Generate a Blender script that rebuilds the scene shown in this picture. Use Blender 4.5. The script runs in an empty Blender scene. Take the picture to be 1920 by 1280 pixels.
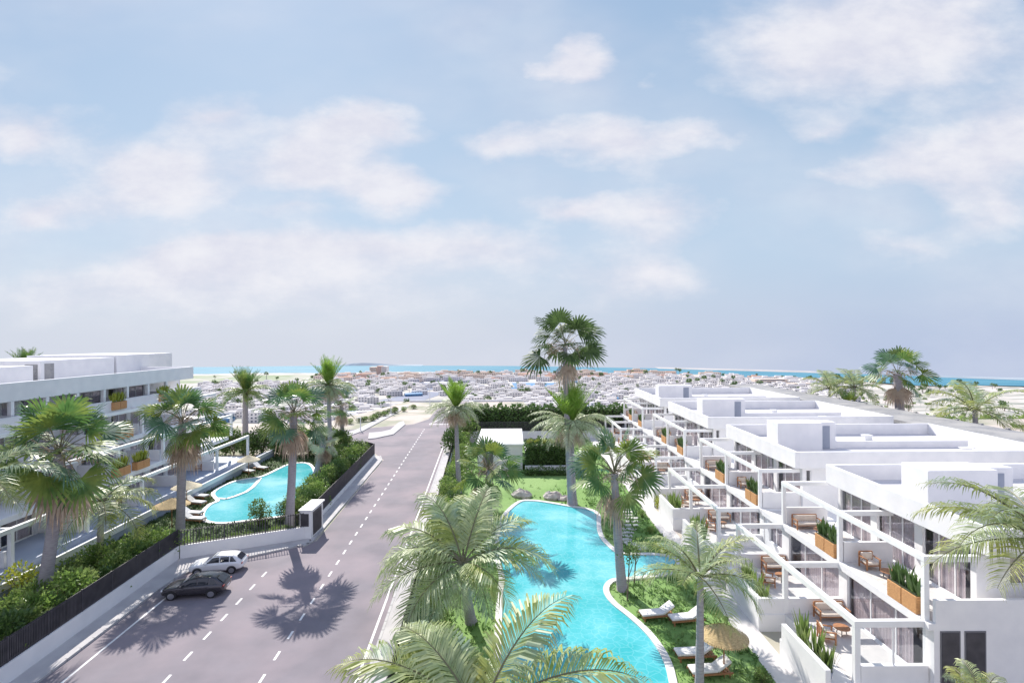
import bpy, math, random
from mathutils import Vector, Matrix
R = math.radians
sc = bpy.context.scene
C = sc.collection
random.seed(7)

# ------------------------------------------------------------------ camera
CAMH, FPX, HOR = 17.5, 1000.0, 636.0
ROLL = R(0.35)
cam = bpy.data.cameras.new('camera'); cam_o = bpy.data.objects.new('camera', cam); C.objects.link(cam_o)
cam.sensor_fit = 'HORIZONTAL'; cam.sensor_width = 36; cam.lens = FPX / 1920 * 36
cam.shift_y = (HOR - 640) / 1920
cam.clip_start = 0.5; cam.clip_end = 9000
cam_o.matrix_world = Matrix.Translation((0, 0, CAMH)) @ Matrix.Rotation(R(90), 4, 'X') @ Matrix.Rotation(-ROLL, 4, 'Z')
sc.camera = cam_o

# ------------------------------------------------------------------ light
SUN_DIR = Vector((0.50, -1.05, -0.96)).normalized()      # the way the light travels
sun = bpy.data.lights.new('sun', 'SUN'); sun.energy = 3.7; sun.angle = R(0.5); sun.color = (1.0, 0.945, 0.87)
sun_o = bpy.data.objects.new('sun', sun); C.objects.link(sun_o)
sun_o.rotation_euler = SUN_DIR.to_track_quat('-Z', 'Y').to_euler()
sun_o.location = (-40, 80, 90)
sc.view_settings.view_transform = 'Standard'; sc.view_settings.look = 'None'
sc.view_settings.exposure = 0.84; sc.view_settings.gamma = 1.0
elev = math.asin(-SUN_DIR.z); az = math.atan2(-SUN_DIR.x, -SUN_DIR.y)

w = bpy.data.worlds.new('World'); sc.world = w; w.use_nodes = True
nt = w.node_tree; N = nt.nodes; L = nt.links; N.clear()
def nd(t, **k):
    n = N.new(t)
    for a, b in k.items(): setattr(n, a, b)
    return n
def mth(op, a, b=None, clamp=False):
    n = nd('ShaderNodeMath', operation=op, use_clamp=clamp)
    for i, v in enumerate((a, b)):
        if v is None: continue
        if isinstance(v, (int, float)): n.inputs[i].default_value = v
        else: L.new(v, n.inputs[i])
    return n.outputs[0]
def rng(v, a, b, c=0.0, d=1.0, smooth=True):
    n = nd('ShaderNodeMapRange', interpolation_type='SMOOTHSTEP' if smooth else 'LINEAR')
    L.new(v, n.inputs[0]); n.inputs[1].default_value = a; n.inputs[2].default_value = b
    n.inputs[3].default_value = c; n.inputs[4].default_value = d
    return n.outputs[0]
def mixc(f, a, b):
    n = nd('ShaderNodeMix', data_type='RGBA')
    if isinstance(f, (int, float)): n.inputs[0].default_value = f
    else: L.new(f, n.inputs[0])
    for s, v in ((6, a), (7, b)):
        if isinstance(v, tuple): n.inputs[s].default_value = (*v, 1)
        else: L.new(v, n.inputs[s])
    return n.outputs[2]
tc = nd('ShaderNodeTexCoord'); sep = nd('ShaderNodeSeparateXYZ'); L.new(tc.outputs['Generated'], sep.inputs[0])
ay = mth('MAXIMUM', mth('ABSOLUTE', sep.outputs[1]), 0.12)
U = mth('DIVIDE', sep.outputs[0], ay); V = mth('DIVIDE', sep.outputs[2], ay)
cmb = nd('ShaderNodeCombineXYZ'); L.new(U, cmb.inputs[0]); L.new(V, cmb.inputs[1])
stretch = nd('ShaderNodeMapping'); L.new(cmb.outputs[0], stretch.inputs[0]); stretch.inputs['Scale'].default_value = (1.0, 1.9, 1)
def noise(scale, detail, rough, vec=None):
    n = nd('ShaderNodeTexNoise'); n.inputs['Scale'].default_value = scale
    n.inputs['Detail'].default_value = detail; n.inputs['Roughness'].default_value = rough
    L.new(vec or stretch.outputs[0], n.inputs['Vector']); return n
nw = noise(5.0, 6, 0.55)
wsub = nd('ShaderNodeVectorMath', operation='SUBTRACT'); L.new(nw.outputs['Color'], wsub.inputs[0]); wsub.inputs[1].default_value = (.5, .5, .5)
wsc = nd('ShaderNodeVectorMath', operation='MULTIPLY'); L.new(wsub.outputs[0], wsc.inputs[0]); wsc.inputs[1].default_value = (.2, .1, 0)
wad = nd('ShaderNodeVectorMath', operation='ADD'); L.new(cmb.outputs[0], wad.inputs[0]); L.new(wsc.outputs[0], wad.inputs[1])
CL = [(60,240,120,48,.9),(80,395,130,45,.85),(290,330,150,72,1.0),(400,215,100,48,.75),(560,270,110,50,.6),(680,228,115,46,1.15),
 (610,310,130,42,.95),(755,352,95,42,1.0),(540,382,90,20,.5),(350,470,110,40,.6),(1085,112,72,42,1.0),(1020,135,50,18,.5),(1212,158,34,24,.4),
 (1160,262,170,50,.95),(950,272,95,26,.7),(1075,388,110,32,.85),(1250,385,110,60,.75),(1315,250,60,32,.5),(1540,90,230,120,.85),
 (1760,60,230,110,.8),(1880,275,160,80,.95),(1720,320,150,55,.7),(1860,390,130,50,.7),(1540,240,100,26,.5),(1700,470,170,50,.55),
 (1200,445,90,36,.5),(600,470,330,60,.6),(1000,480,130,50,.5),(200,520,260,60,.4),(820,560,420,50,.35),(1230,520,120,40,.4),
 (-200,150,200,90,.9),(-380,380,200,60,.8),(2150,180,220,120,.9),(520,450,160,34,.6),(760,470,150,40,.6),(420,500,240,44,.55),(900,450,110,30,.45),(1200,520,110,50,.5),(120,560,260,50,.5),(560,560,260,44,.5),(1560,330,110,40,.45),(480,330,240,90,.22),(700,-160,320,70,.8),(1300,-260,300,100,.9),(100,-200,260,80,.8)]
acc = None
for (cx, cy, rx, ry, st) in CL:
    m = nd('ShaderNodeMapping', vector_type='TEXTURE'); L.new(wad.outputs[0], m.inputs[0])
    m.inputs['Location'].default_value = ((cx-960)/FPX, (HOR-cy)/FPX, 0)
    m.inputs['Scale'].default_value = (rx*1.5/FPX, ry*1.55/FPX, 1)
    g = nd('ShaderNodeTexGradient', gradient_type='SPHERICAL'); L.new(m.outputs[0], g.inputs[0])
    v = mth('MULTIPLY', g.outputs[1], st)
    acc = v if acc is None else mth('ADD', acc, mth('MULTIPLY', v, mth('SUBTRACT', 1.0, acc, True)))
nf = noise(7.0, 8, 0.6); nb = noise(1.6, 4, 0.5)
body = mth('ADD', acc, mth('MULTIPLY', mth('SUBTRACT', nf.outputs[0], .5), .6))
dens = rng(body, .1, .8)
veil = mth('MULTIPLY', rng(nb.outputs[0], .36, .74), .55)
dens = mth('MULTIPLY', mth('MAXIMUM', dens, veil), rng(V, .0, .12, .45, .95))
sky = nd('ShaderNodeTexSky', sky_type='NISHITA'); sky.sun_disc = False
sky.sun_elevation = elev; sky.sun_rotation = az; sky.air_density = 1.0; sky.dust_density = 1.0; sky.ozone_density = 1.3
# pale hazy blue of a seaside summer sky: the Nishita colour washed with white towards the horizon
blue = mixc(rng(V, -.02, .75, .0, 1.0, False), (3.05, 3.85, 4.65), (1.85, 2.7, 3.95))
base = mixc(.93, sky.outputs[0], blue)
base = mixc(rng(V, .8, 3.0), base, (.75, 1.7, 3.7))
hz = mixc(rng(U, -.3, 1.0), (3.75, 3.95, 4.5), (2.5, 3.0, 4.15))
base = mixc(rng(V, -.05, .24, .95, .0), base, hz)
cloudc = mixc(rng(nf.outputs[0], .3, .7), (4.1, 4.15, 4.75), (4.9, 4.9, 5.2))
col = mixc(dens, base, cloudc)
# added pale sky behind the camera, out of view, to brighten the shaded walls
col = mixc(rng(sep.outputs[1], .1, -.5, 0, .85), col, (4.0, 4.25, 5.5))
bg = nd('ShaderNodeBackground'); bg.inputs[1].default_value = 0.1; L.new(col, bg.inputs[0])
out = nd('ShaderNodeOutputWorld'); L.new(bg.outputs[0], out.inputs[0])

# ------------------------------------------------------------------ helpers
def G(px, py, z=0.0):                       # photograph pixel -> point on the level z
    dx, dy = px-960, py-640; c, s = math.cos(ROLL), math.sin(ROLL)
    xx, yy = dx*c-dy*s, dx*s+dy*c+4
    Y = FPX*(CAMH-z)/yy
    return Vector((xx/FPX*Y, Y, z))
def tag(o, label=None, cat=None, group=None, kind=None):
    if label: o['label'] = label
    if cat: o['category'] = cat
    if group: o['group'] = group
    if kind: o['kind'] = kind
    return o
def thing(name, label, cat, loc=(0,0,0), rz=0, group=None):
    o = bpy.data.objects.new(name, None); C.objects.link(o); o.location = loc; o.rotation_euler = (0,0,rz)
    o.empty_display_size = .3
    return tag(o, label, cat, group)
def copy_tree(o, parent=None):
    c = o.copy(); C.objects.link(c); c.parent = parent
    for ch in o.children: copy_tree(ch, c)
    return c
class MB:
    def __init__(s): s.v = []; s.f = []; s.m = []
    def face(s, pts, m=0):
        i = len(s.v); s.v += [tuple(p) for p in pts]; s.f.append(tuple(range(i, i+len(pts)))); s.m.append(m)
    def box(s, x0, y0, z0, x1, y1, z1, m=0):
        if x0 > x1: x0, x1 = x1, x0
        if y0 > y1: y0, y1 = y1, y0
        i = len(s.v)
        s.v += [(x0,y0,z0),(x1,y0,z0),(x1,y1,z0),(x0,y1,z0),(x0,y0,z1),(x1,y0,z1),(x1,y1,z1),(x0,y1,z1)]
        for f in ((0,3,2,1),(4,5,6,7),(0,1,5,4),(1,2,6,5),(2,3,7,6),(3,0,4,7)):
            s.f.append(tuple(i+k for k in f)); s.m.append(m)
    def beam(s, a, b, w, h, m=0):            # box from a to b, width w, height h (top at the points)
        a, b = Vector(a), Vector(b); d = (b-a); d.z = 0; d.normalize(); n = Vector((-d.y, d.x, 0))*w/2
        i = len(s.v); up = Vector((0,0,h))
        s.v += [tuple(p) for p in (a+n-up, a-n-up, b-n-up, b+n-up, a+n, a-n, b-n, b+n)]
        for f in ((0,3,2,1),(4,5,6,7),(0,1,5,4),(1,2,6,5),(2,3,7,6),(3,0,4,7)):
            s.f.append(tuple(i+k for k in f)); s.m.append(m)
    def prism(s, poly, z0, z1, m=0, mtop=None):
        n = len(poly); i = len(s.v)
        s.v += [(p[0],p[1],z0) for p in poly]+[(p[0],p[1],z1) for p in poly]
        s.f.append(tuple(i+n+k for k in range(n))); s.m.append(m if mtop is None else mtop)
        s.f.append(tuple(i+k for k in reversed(range(n)))); s.m.append(m)
        for k in range(n):
            q = (k+1) % n; s.f.append((i+k, i+q, i+n+q, i+n+k)); s.m.append(m)
    def tube(s, pts, rad, n=6, m=0, cap=True):
        pts = [Vector(p) for p in pts]; i0 = len(s.v)
        for k, p in enumerate(pts):
            d = (pts[min(k+1, len(pts)-1)]-pts[max(k-1, 0)]).normalized()
            a = d.cross(Vector((0,0,1))) if abs(d.z) < .95 else d.cross(Vector((1,0,0)))
            a.normalize(); b = d.cross(a); r = rad[k] if isinstance(rad, (list, tuple)) else rad
            for q in range(n):
                t = 2*math.pi*q/n; s.v.append(tuple(p+a*math.cos(t)*r+b*math.sin(t)*r))
        for k in range(len(pts)-1):
            for q in range(n):
                q2 = (q+1) % n; s.f.append((i0+k*n+q, i0+k*n+q2, i0+(k+1)*n+q2, i0+(k+1)*n+q)); s.m.append(m)
        if cap:
            s.f.append(tuple(i0+q for q in range(n))); s.m.append(m)
            s.f.append(tuple(i0+(len(pts)-1)*n+q for q in reversed(range(n)))); s.m.append(m)
    def build(s, name, mats, parent=None, world=False, smooth=False, bevel=0):
        me = bpy.data.meshes.new(name); vs = s.v
        if world and parent is not None:
            inv = (Matrix.Translation(parent.location) @ Matrix.Rotation(parent.rotation_euler.z, 4, 'Z')).inverted()
            vs = [tuple(inv @ Vector(p)) for p in vs]
        me.from_pydata(vs, [], s.f)
        if not isinstance(mats, (list, tuple)): mats = [mats]
        for m in mats: me.materials.append(m)
        me.polygons.foreach_set('material_index', s.m)
        if smooth: me.polygons.foreach_set('use_smooth', [True]*len(s.f))
        me.update()
        o = bpy.data.objects.new(name, me); C.objects.link(o); o.parent = parent
        if bevel:
            b = o.modifiers.new('bevel', 'BEVEL'); b.width = bevel; b.segments = 2; b.limit_method = 'ANGLE'
        return o
def structure(name, mb, mats, label=None, smooth=False):
    o = mb.build(name, mats, smooth=smooth); return tag(o, label, None, None, 'structure')

# ------------------------------------------------------------------ materials
def mat(name, col, rough=.7, var=None, scale=3.0, detail=4, bump=0, bscale=None, metal=0, spec=.5, trans=0, stretchv=(1,1,1), ramp=(.35,.65), obj=True, coat=0, rand=0, var2=None, scale2=.3):
    m = bpy.data.materials.new(name); m.use_nodes = True; t = m.node_tree; n = t.nodes; l = t.links
    b = n['Principled BSDF']; b.inputs['Roughness'].default_value = rough; b.inputs['Metallic'].default_value = metal
    b.inputs['Specular IOR Level'].default_value = spec; b.inputs['Base Color'].default_value = (*col, 1)
    if coat: b.inputs['Coat Weight'].default_value = coat; b.inputs['Coat Roughness'].default_value = .08
    tcn = n.new('ShaderNodeTexCoord'); mp = n.new('ShaderNodeMapping'); l.new(tcn.outputs['Object'], mp.inputs[0]); mp.inputs['Scale'].default_value = stretchv
    cur = None
    def mix(f, a, c2):
        x = n.new('ShaderNodeMix'); x.data_type = 'RGBA'; l.new(f, x.inputs[0])
        if a is None: x.inputs[6].default_value = (*col, 1)
        else: l.new(a, x.inputs[6])
        x.inputs[7].default_value = (*c2, 1); return x.outputs[2]
    def nz(sca, det, a, bb):
        tx = n.new('ShaderNodeTexNoise'); tx.inputs['Scale'].default_value = sca; tx.inputs['Detail'].default_value = det; l.new(mp.outputs[0], tx.inputs['Vector'])
        r = n.new('ShaderNodeMapRange'); l.new(tx.outputs[0], r.inputs[0]); r.inputs[1].default_value = a; r.inputs[2].default_value = bb
        return r.outputs[0]
    if var: cur = mix(nz(scale, detail, *ramp), None, var)
    if var2: cur = mix(nz(scale2, 4, .42, .62), cur, var2)
    if rand:
        oi = n.new('ShaderNodeObjectInfo'); h = n.new('ShaderNodeHueSaturation')
        r = n.new('ShaderNodeMapRange'); l.new(oi.outputs['Random'], r.inputs[0]); r.inputs[3].default_value = 1-rand; r.inputs[4].default_value = 1+rand
        l.new(r.outputs[0], h.inputs['Value'])
        if cur is not None: l.new(cur, h.inputs['Color'])
        else: h.inputs['Color'].default_value = (*col, 1)
        cur = h.outputs[0]
    if cur is not None: l.new(cur, b.inputs['Base Color'])
    if bump:
        tx = n.new('ShaderNodeTexNoise'); tx.inputs['Scale'].default_value = bscale or scale*4; tx.inputs['Detail'].default_value = 5; l.new(mp.outputs[0], tx.inputs['Vector'])
        bp = n.new('ShaderNodeBump'); bp.inputs['Strength'].default_value = bump; bp.inputs['Distance'].default_value = .05
        l.new(tx.outputs[0], bp.inputs['Height']); l.new(bp.outputs[0], b.inputs['Normal'])
    if trans:                                   # thin leaves let light through
        tr = n.new('ShaderNodeBsdfTranslucent'); mx = n.new('ShaderNodeMixShader'); mx.inputs[0].default_value = trans
        if cur is not None: l.new(cur, tr.inputs[0])
        else: tr.inputs[0].default_value = (*col, 1)
        l.new(b.outputs[0], mx.inputs[1]); l.new(tr.outputs[0], mx.inputs[2]); l.new(mx.outputs[0], n['Material Output'].inputs[0])
    return m
def glassmat(name, tint, refl):
    m = bpy.data.materials.new(name); m.use_nodes = True; t = m.node_tree; n = t.nodes; l = t.links; n.clear()
    o = n.new('ShaderNodeOutputMaterial'); tr = n.new('ShaderNodeBsdfTransparent'); tr.inputs[0].default_value = (*tint, 1)
    gl = n.new('ShaderNodeBsdfGlossy'); gl.inputs['Roughness'].default_value = .02; gl.inputs[0].default_value = (.9,.93,1,1)
    lw = n.new('ShaderNodeLayerWeight'); lw.inputs[0].default_value = .5; pw = n.new('ShaderNodeMath'); pw.operation = 'POWER'; l.new(lw.outputs['Facing'], pw.inputs[0]); pw.inputs[1].default_value = 4
    ad = n.new('ShaderNodeMath'); ad.operation = 'MULTIPLY_ADD'; ad.use_clamp = True; l.new(pw.outputs[0], ad.inputs[0]); ad.inputs[1].default_value = .55; ad.inputs[2].default_value = refl*.5
    mx = n.new('ShaderNodeMixShader'); l.new(ad.outputs[0], mx.inputs[0]); l.new(tr.outputs[0], mx.inputs[1]); l.new(gl.outputs[0], mx.inputs[2]); l.new(mx.outputs[0], o.inputs[0])
    return m
M = {}
M['white'] = mat('white_render', (.83,.82,.82), .75, var=(.76,.755,.765), scale=.8, bump=.12, bscale=9)
M['white2'] = mat('white_paint', (.86,.86,.86), .55, var=(.8,.8,.8), scale=1.5)
M['roof'] = mat('roof_membrane', (.7,.68,.68), .8, var=(.62,.6,.61), scale=.5, var2=(.65,.62,.62), scale2=.15)
M['grey_roof'] = mat('gravel_roof', (.32,.32,.33), .95, var=(.22,.22,.23), scale=6, bump=.4, var2=(.38,.37,.36), scale2=.4)
M['grey_wall'] = mat('grey_render', (.36,.39,.46), .8, var=(.3,.33,.4), scale=.8)
M['floor'] = mat('stone_floor', (.66,.63,.61), .6, var=(.58,.56,.55), scale=1.2)
M['asphalt'] = mat('asphalt', (.23,.207,.232), .9, var=(.195,.175,.198), scale=.4, var2=(.285,.24,.262), scale2=.16, bump=.25, bscale=25)
M['asphalt2'] = mat('old_asphalt', (.2,.2,.23), .9, var=(.27,.26,.28), scale=.3)
M['pave'] = mat('pavement', (.52,.5,.5), .85, var=(.44,.42,.43), scale=.8, bump=.15, bscale=12)
M['kerb'] = mat('kerb', (.5,.49,.49), .8, var=(.42,.41,.42), scale=1.5)
M['line'] = mat('road_paint', (.8,.79,.78), .7, var=(.62,.6,.6), scale=3, ramp=(.5,.8))
M['coping'] = mat('pool_coping', (.74,.72,.7), .6, var=(.62,.6,.59), scale=2.5)
M['dark'] = mat('dark_metal', (.045,.042,.05), .5, var=(.07,.065,.075), scale=2)
M['black'] = mat('black_rubber', (.02,.02,.022), .6)
M['frame'] = mat('window_frame', (.16,.16,.18), .45)
M['glass'] = glassmat('glass', (.84,.84,.86), .08)
M['clear'] = glassmat('clear_glass', (.93,.95,.96), .03)
M['curtain'] = mat('curtain', (.9,.8,.78), .9, var=(.78,.66,.65), scale=2.5, stretchv=(3,3,.05))
M['dim'] = mat('room_wall', (.3,.28,.28), .9)
M['terrace'] = mat('shade_blue_terrace', (.4,.45,.56), .6, var=(.32,.37,.48), scale=.5, var2=(.48,.52,.6), scale2=.2)  # blue-grey of the building's shade put into the terrace colour
M['wicker'] = mat('wicker', (.66,.36,.15), .8, var=(.45,.22,.09), scale=14, bump=.5, stretchv=(1,1,2))
M['wood'] = mat('teak', (.46,.22,.1), .55, var=(.32,.14,.07), scale=6, stretchv=(1,6,6))
M['cushion'] = mat('cushion', (.8,.78,.76), .9, var=(.72,.7,.69), scale=3)
M['cushion2'] = mat('cream_cushion', (.78,.68,.58), .9, var=(.7,.6,.5), scale=3)
M['rug'] = mat('rug', (.7,.66,.6), .95, var=(.55,.5,.46), scale=5)
M['trunk'] = mat('palm_bark', (.42,.39,.42), .9, var=(.31,.28,.31), scale=3, stretchv=(1,1,7), bump=.6, bscale=5)
M['bark'] = mat('bark', (.22,.17,.13), .9, var=(.13,.1,.08), scale=5, bump=.5)
M['dead'] = mat('dead_leaf', (.6,.46,.36), .85, var=(.42,.3,.23), scale=3, trans=.25, var2=(.56,.45,.36), scale2=1.2)
M['fan'] = mat('fan_leaf', (.06,.15,.04), .45, var=(.14,.26,.075), scale=1.6, trans=.35, var2=(.26,.32,.07), scale2=.6, rand=.12)
M['feather'] = mat('feather_leaf', (.28,.34,.08), .45, var=(.55,.55,.19), scale=1.0, trans=.4, var2=(.34,.44,.3), scale2=.5, rand=.1)
M['silver'] = mat('silvery_leaf', (.34,.43,.2), .42, var=(.55,.6,.33), scale=1.2, trans=.35)
M['olive'] = mat('olive_fan_leaf', (.055,.1,.03), .6, var=(.12,.19,.06), scale=1.6, trans=.25)
M['fanb'] = mat('bluish_fan_leaf', (.07,.16,.09), .42, var=(.17,.28,.17), scale=1.6, trans=.3)
M['lime'] = mat('lime_leaf', (.2,.36,.045), .45, var=(.3,.45,.08), scale=1.5, trans=.4)
M['pale'] = mat('pale_leaf', (.42,.5,.27), .45, var=(.6,.62,.44), scale=1.5, trans=.35)
M['rachis'] = mat('leaf_stalk', (.16,.15,.08), .6)
M['leaf'] = mat('shrub_leaf', (.1,.19,.04), .45, var=(.22,.33,.08), scale=2.6, trans=.42, rand=.25, var2=(.27,.32,.12), scale2=.9)
M['hedge'] = mat('hedge_leaf', (.07,.14,.04), .45, var=(.15,.24,.07), scale=2.5, trans=.2, rand=.15)
M['yleaf'] = mat('yellow_leaf', (.42,.42,.05), .5, var=(.25,.33,.05), scale=3, trans=.35)
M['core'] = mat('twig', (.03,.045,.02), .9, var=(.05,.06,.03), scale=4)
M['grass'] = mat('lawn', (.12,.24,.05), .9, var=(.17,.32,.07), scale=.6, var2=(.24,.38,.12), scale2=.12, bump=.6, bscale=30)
M['grassd'] = mat('dark_lawn', (.05,.095,.025), .9, var=(.085,.14,.04), scale=1.1, bump=.6, bscale=30)  # darker green ground of the left-hand garden
M['blade'] = mat('grass_blade', (.07,.17,.03), .6, var=(.15,.28,.06), scale=1.3, trans=.3, var2=(.22,.34,.1), scale2=.3)
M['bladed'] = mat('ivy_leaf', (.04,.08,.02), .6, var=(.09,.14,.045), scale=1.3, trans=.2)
M['straw'] = mat('straw', (.62,.47,.25), .9, var=(.45,.32,.16), scale=9, bump=.5, stretchv=(1,1,3))
M['rock'] = mat('rock', (.42,.36,.33), .85, var=(.6,.56,.53), scale=2, bump=.6)
M['slate'] = mat('stepping_stone', (.6,.6,.56), .8, var=(.48,.48,.45), scale=3)
M['solar'] = mat('blue_sheet', (.06,.2,.42), .4, var=(.1,.3,.5), scale=.4)
M['carw'] = mat('white_car_paint', (.8,.8,.81), .25, coat=.6)
M['carg'] = mat('graphite_car_paint', (.055,.05,.058), .25, metal=.5, coat=.8)
M['carglass'] = mat('car_glass', (.02,.025,.035), .06, spec=.8)
M['rim'] = mat('alloy', (.5,.5,.52), .3, metal=.9)
M['lampred'] = mat('tail_lamp', (.4,.02,.02), .3); M['lampw'] = mat('head_lamp', (.8,.8,.82), .15)
M['terracotta'] = mat('terracotta', (.5,.27,.18), .8, var=(.6,.4,.3), scale=.3)
M['townw'] = mat('town_white', (.8,.78,.77), .8, rand=.12, var=(.7,.66,.64), scale=.12)
M['townb'] = mat('town_sand', (.66,.53,.44), .8, rand=.12, var=(.74,.64,.56), scale=.1)
M['townp'] = mat('town_pink', (.66,.46,.38), .8, rand=.12)
M['win'] = mat('far_window', (.1,.12,.17), .3)
# ------------------------------------------------------------------ ground, plain, sea
def interp(t, pts):
    if t <= pts[0][0]: return pts[0][1]
    for (a, x), (b, y) in zip(pts, pts[1:]):
        if t <= b: return x+(y-x)*(t-a)/(b-a)
    return pts[-1][1]
def zY(Y):
    if Y < 113: return 0
    if Y < 500: return -60*(Y-113)/387
    return -60
def drop_y(py, px=960):                      # distance on the low plain seen at a picture row
    c, s = math.cos(ROLL), math.sin(ROLL); yy = (px-960)*s+(py-640)*c+4
    return FPX*(CAMH+60)/yy
SH = [(-1.1,702),(-.56,700.5),(-.3,698),(-.1,697),(.15,699),(.35,703),(.55,711),(.75,721),(1.1,730)]
ED = [(-1.1,689),(-.56,687.5),(-.3,684.5),(0,685.5),(.28,690),(.55,697),(.75,704),(.96,711),(1.1,714)]
mb = MB(); us = [-1.6+.05*k for k in range(65)]; rows = [-60, 0, 40, 80, 113, 160, 240, 320, 400, 500, 560, 620, 680, 740, 800]
grid = []
for Y in rows: grid.append([(u*max(Y, 160)*1.2, Y, zY(Y)-.03) for u in us])
sh = []
for u in us:
    D = drop_y(interp(u, SH), 960+u*1000)+18*math.sin(u*23)+9*math.sin(u*61); sh.append((u*D, D, -60.03))
grid.append(sh)
for a, b in zip(grid, grid[1:]):
    for k in range(len(us)-1): mb.face((a[k], a[k+1], b[k+1], b[k]))
M['earth'] = mat('dry_earth', (.62,.53,.47), .95, var=(.5,.44,.39), scale=.05, detail=8, var2=(.3,.31,.22), scale2=.12)
M['earth2'] = mat('plain_earth', (.7,.63,.59), .95, var=(.55,.5,.46), scale=.02, detail=8, stretchv=(1,2.4,1), var2=(.3,.31,.27), scale2=.03)
structure('ground', mb, M['earth2'])
mb = MB(); far = []
for u in us:
    D = drop_y(interp(u, ED), 960+u*1000); far.append((u*D, D, -60.5))
near = [(p[0]*.86, p[1]*.86, -60.5) for p in sh]
for k in range(len(us)-1): mb.face((near[k], near[k+1], far[k+1], far[k]))
M['sea'] = mat('sea_water', (.07,.22,.31), .75, var=(.1,.27,.36), scale=.01, stretchv=(1,6,1), spec=.15)
structure('sea', mb, M['sea'])
# low land across the water, each with a ragged ridge
def ridge(name, px0, px1, pybase, hts, m, label=None, dy=40):
    mb = MB(); n = len(hts); f = []; b = []
    for k, h in enumerate(hts):
        px = px0+(px1-px0)*k/(n-1); D = drop_y(interp((px-960)/1000, ED), px)*.985
        x = (px-960)/FPX*D; f.append((x, D, -60.4, h*D/FPX)); b.append((x*1.03, D*1.03+dy, -60.4))
    for k in range(n-1):
        (x0,y0,z0,h0), (x1,y1,z1,h1) = f[k], f[k+1]
        t0, t1 = (x0,y0+12,z0+h0), (x1,y1+12,z1+h1)
        mb.face(((x0,y0,z0),(x1,y1,z1),t1,t0)); mb.face((t0,t1,b[k+1],b[k]))
    return structure(name, mb, m, label)
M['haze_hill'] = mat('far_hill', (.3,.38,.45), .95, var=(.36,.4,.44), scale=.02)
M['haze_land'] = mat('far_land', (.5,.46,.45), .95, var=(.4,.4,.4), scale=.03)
random.seed(3)
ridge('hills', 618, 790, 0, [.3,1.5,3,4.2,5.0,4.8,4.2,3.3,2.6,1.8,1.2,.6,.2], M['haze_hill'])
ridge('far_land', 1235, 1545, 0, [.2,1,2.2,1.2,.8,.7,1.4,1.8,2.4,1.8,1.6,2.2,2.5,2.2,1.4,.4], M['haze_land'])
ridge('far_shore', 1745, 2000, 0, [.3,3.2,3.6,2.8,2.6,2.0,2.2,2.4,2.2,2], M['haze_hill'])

def sheet(name, poly, z, m, kindlabel=None):
    mb = MB(); mb.face([(p[0], p[1], z) for p in poly]); return structure(name, mb, m, kindlabel)
def PL(pts): return [G(x, y, 0) for x, y in pts]
# big flat features of the plain
def plain(name, pts, m, z=-59.85):
    c, s = math.cos(ROLL), math.sin(ROLL); q = []
    for px, py in pts:
        D = drop_y(py, px); q.append((((px-960)*c-(py-640)*s)/FPX*D, D))
    return sheet(name, q, z, m)
M['marsh'] = mat('marsh', (.2,.27,.14), .95, var=(.32,.36,.24), scale=.02, var2=(.45,.43,.38), scale2=.012)
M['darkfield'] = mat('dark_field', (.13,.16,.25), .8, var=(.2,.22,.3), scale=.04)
plain('marsh', [(200,705),(590,703),(600,709),(480,716),(200,722)], M['marsh'])
plain('dark_yard', [(775,714),(868,712),(880,722),(800,732),(772,728)], M['darkfield'])
plain('dark_blue_field', [(700,752),(790,752),(840,735),(795,734)], M['darkfield'])  # field darker and bluer than the plain around it
plain('road_across_plain', [(560,716),(1560,716.5),(1560,718),(560,717.4)], M['townw'], -59.7)
plain('lagoon', [(958,716),(1042,716.5),(1050,727),(965,725.5)], M['solar'])
# flat ground of the estate
def off(o, Y): return o-.055*Y
def rpoly(pairs): return [(off(o, Y), Y) for o, Y in pairs]
sheet('site_ground', [(-110,-5),(130,-5),(130,113),(-110,113)], .0, M['earth'])
mb = MB(); mb.prism([(-40,113),(6,113),(3,151),(-30,151)], -16, 0.0); structure('embankment', mb, M['earth'])
mb = MB()
rd = rpoly([(-24.6,18),(-6.0,18),(-6.0,92),(-5.6,100),(-5.2,112)])
rd += [(-10.5,118),(-11.5,150),(-19.5,150),(-18.5,118)]
rd += rpoly([(-14.5,111)]) + [(-32,104.5),(-62,103),(-62,87),(-32,87)] + rpoly([(-17,83),(-14.6,78),(-14.6,46.6),(-24.4,42.8)])
mb.face([(p[0], p[1], .004) for p in rd]); structure('road', mb, M['asphalt'])
mb = MB()
for Yk in range(0, 60):                                   # two broken lines
    Y0 = 18.9+Yk*2.07
    if Y0 < 104:
        a, b = off(-11.55, Y0), off(-11.55, Y0+.85)
        mb.face(((a-.07,Y0,.009),(a+.07,Y0,.009),(b+.07,Y0+.85,.009),(b-.07,Y0+.85,.009)))
    if Y0 < 41:
        a, b = off(-16.5, Y0), off(-16.5, Y0+.85)
        mb.face(((a-.07,Y0,.009),(a+.07,Y0,.009),(b+.07,Y0+.85,.009),(b-.07,Y0+.85,.009)))
def rline(o, Y0, Y1, wd=.07):
    a, b = off(o, Y0), off(o, Y1); mb.face(((a-wd,Y0,.009),(a+wd,Y0,.009),(b+wd,Y1,.009),(b-wd,Y1,.009)))
rline(-6.6, 18, 92); rline(-21.75, 18, 37)
mb.face(((off(-11.2,110.4),110.2,.009),(off(-5.6,110.4),110.2,.009),(off(-5.6,110.8),110.8,.009),(off(-11.2,110.8),110.8,.009)))
mb.face(((off(-11.2,110.8),110.8,.009),(off(-11.0,110.8),110.8,.009),(-13.6,130,.009),(-14,130,.009)))
structure('road_markings', mb, M['line'])
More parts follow.
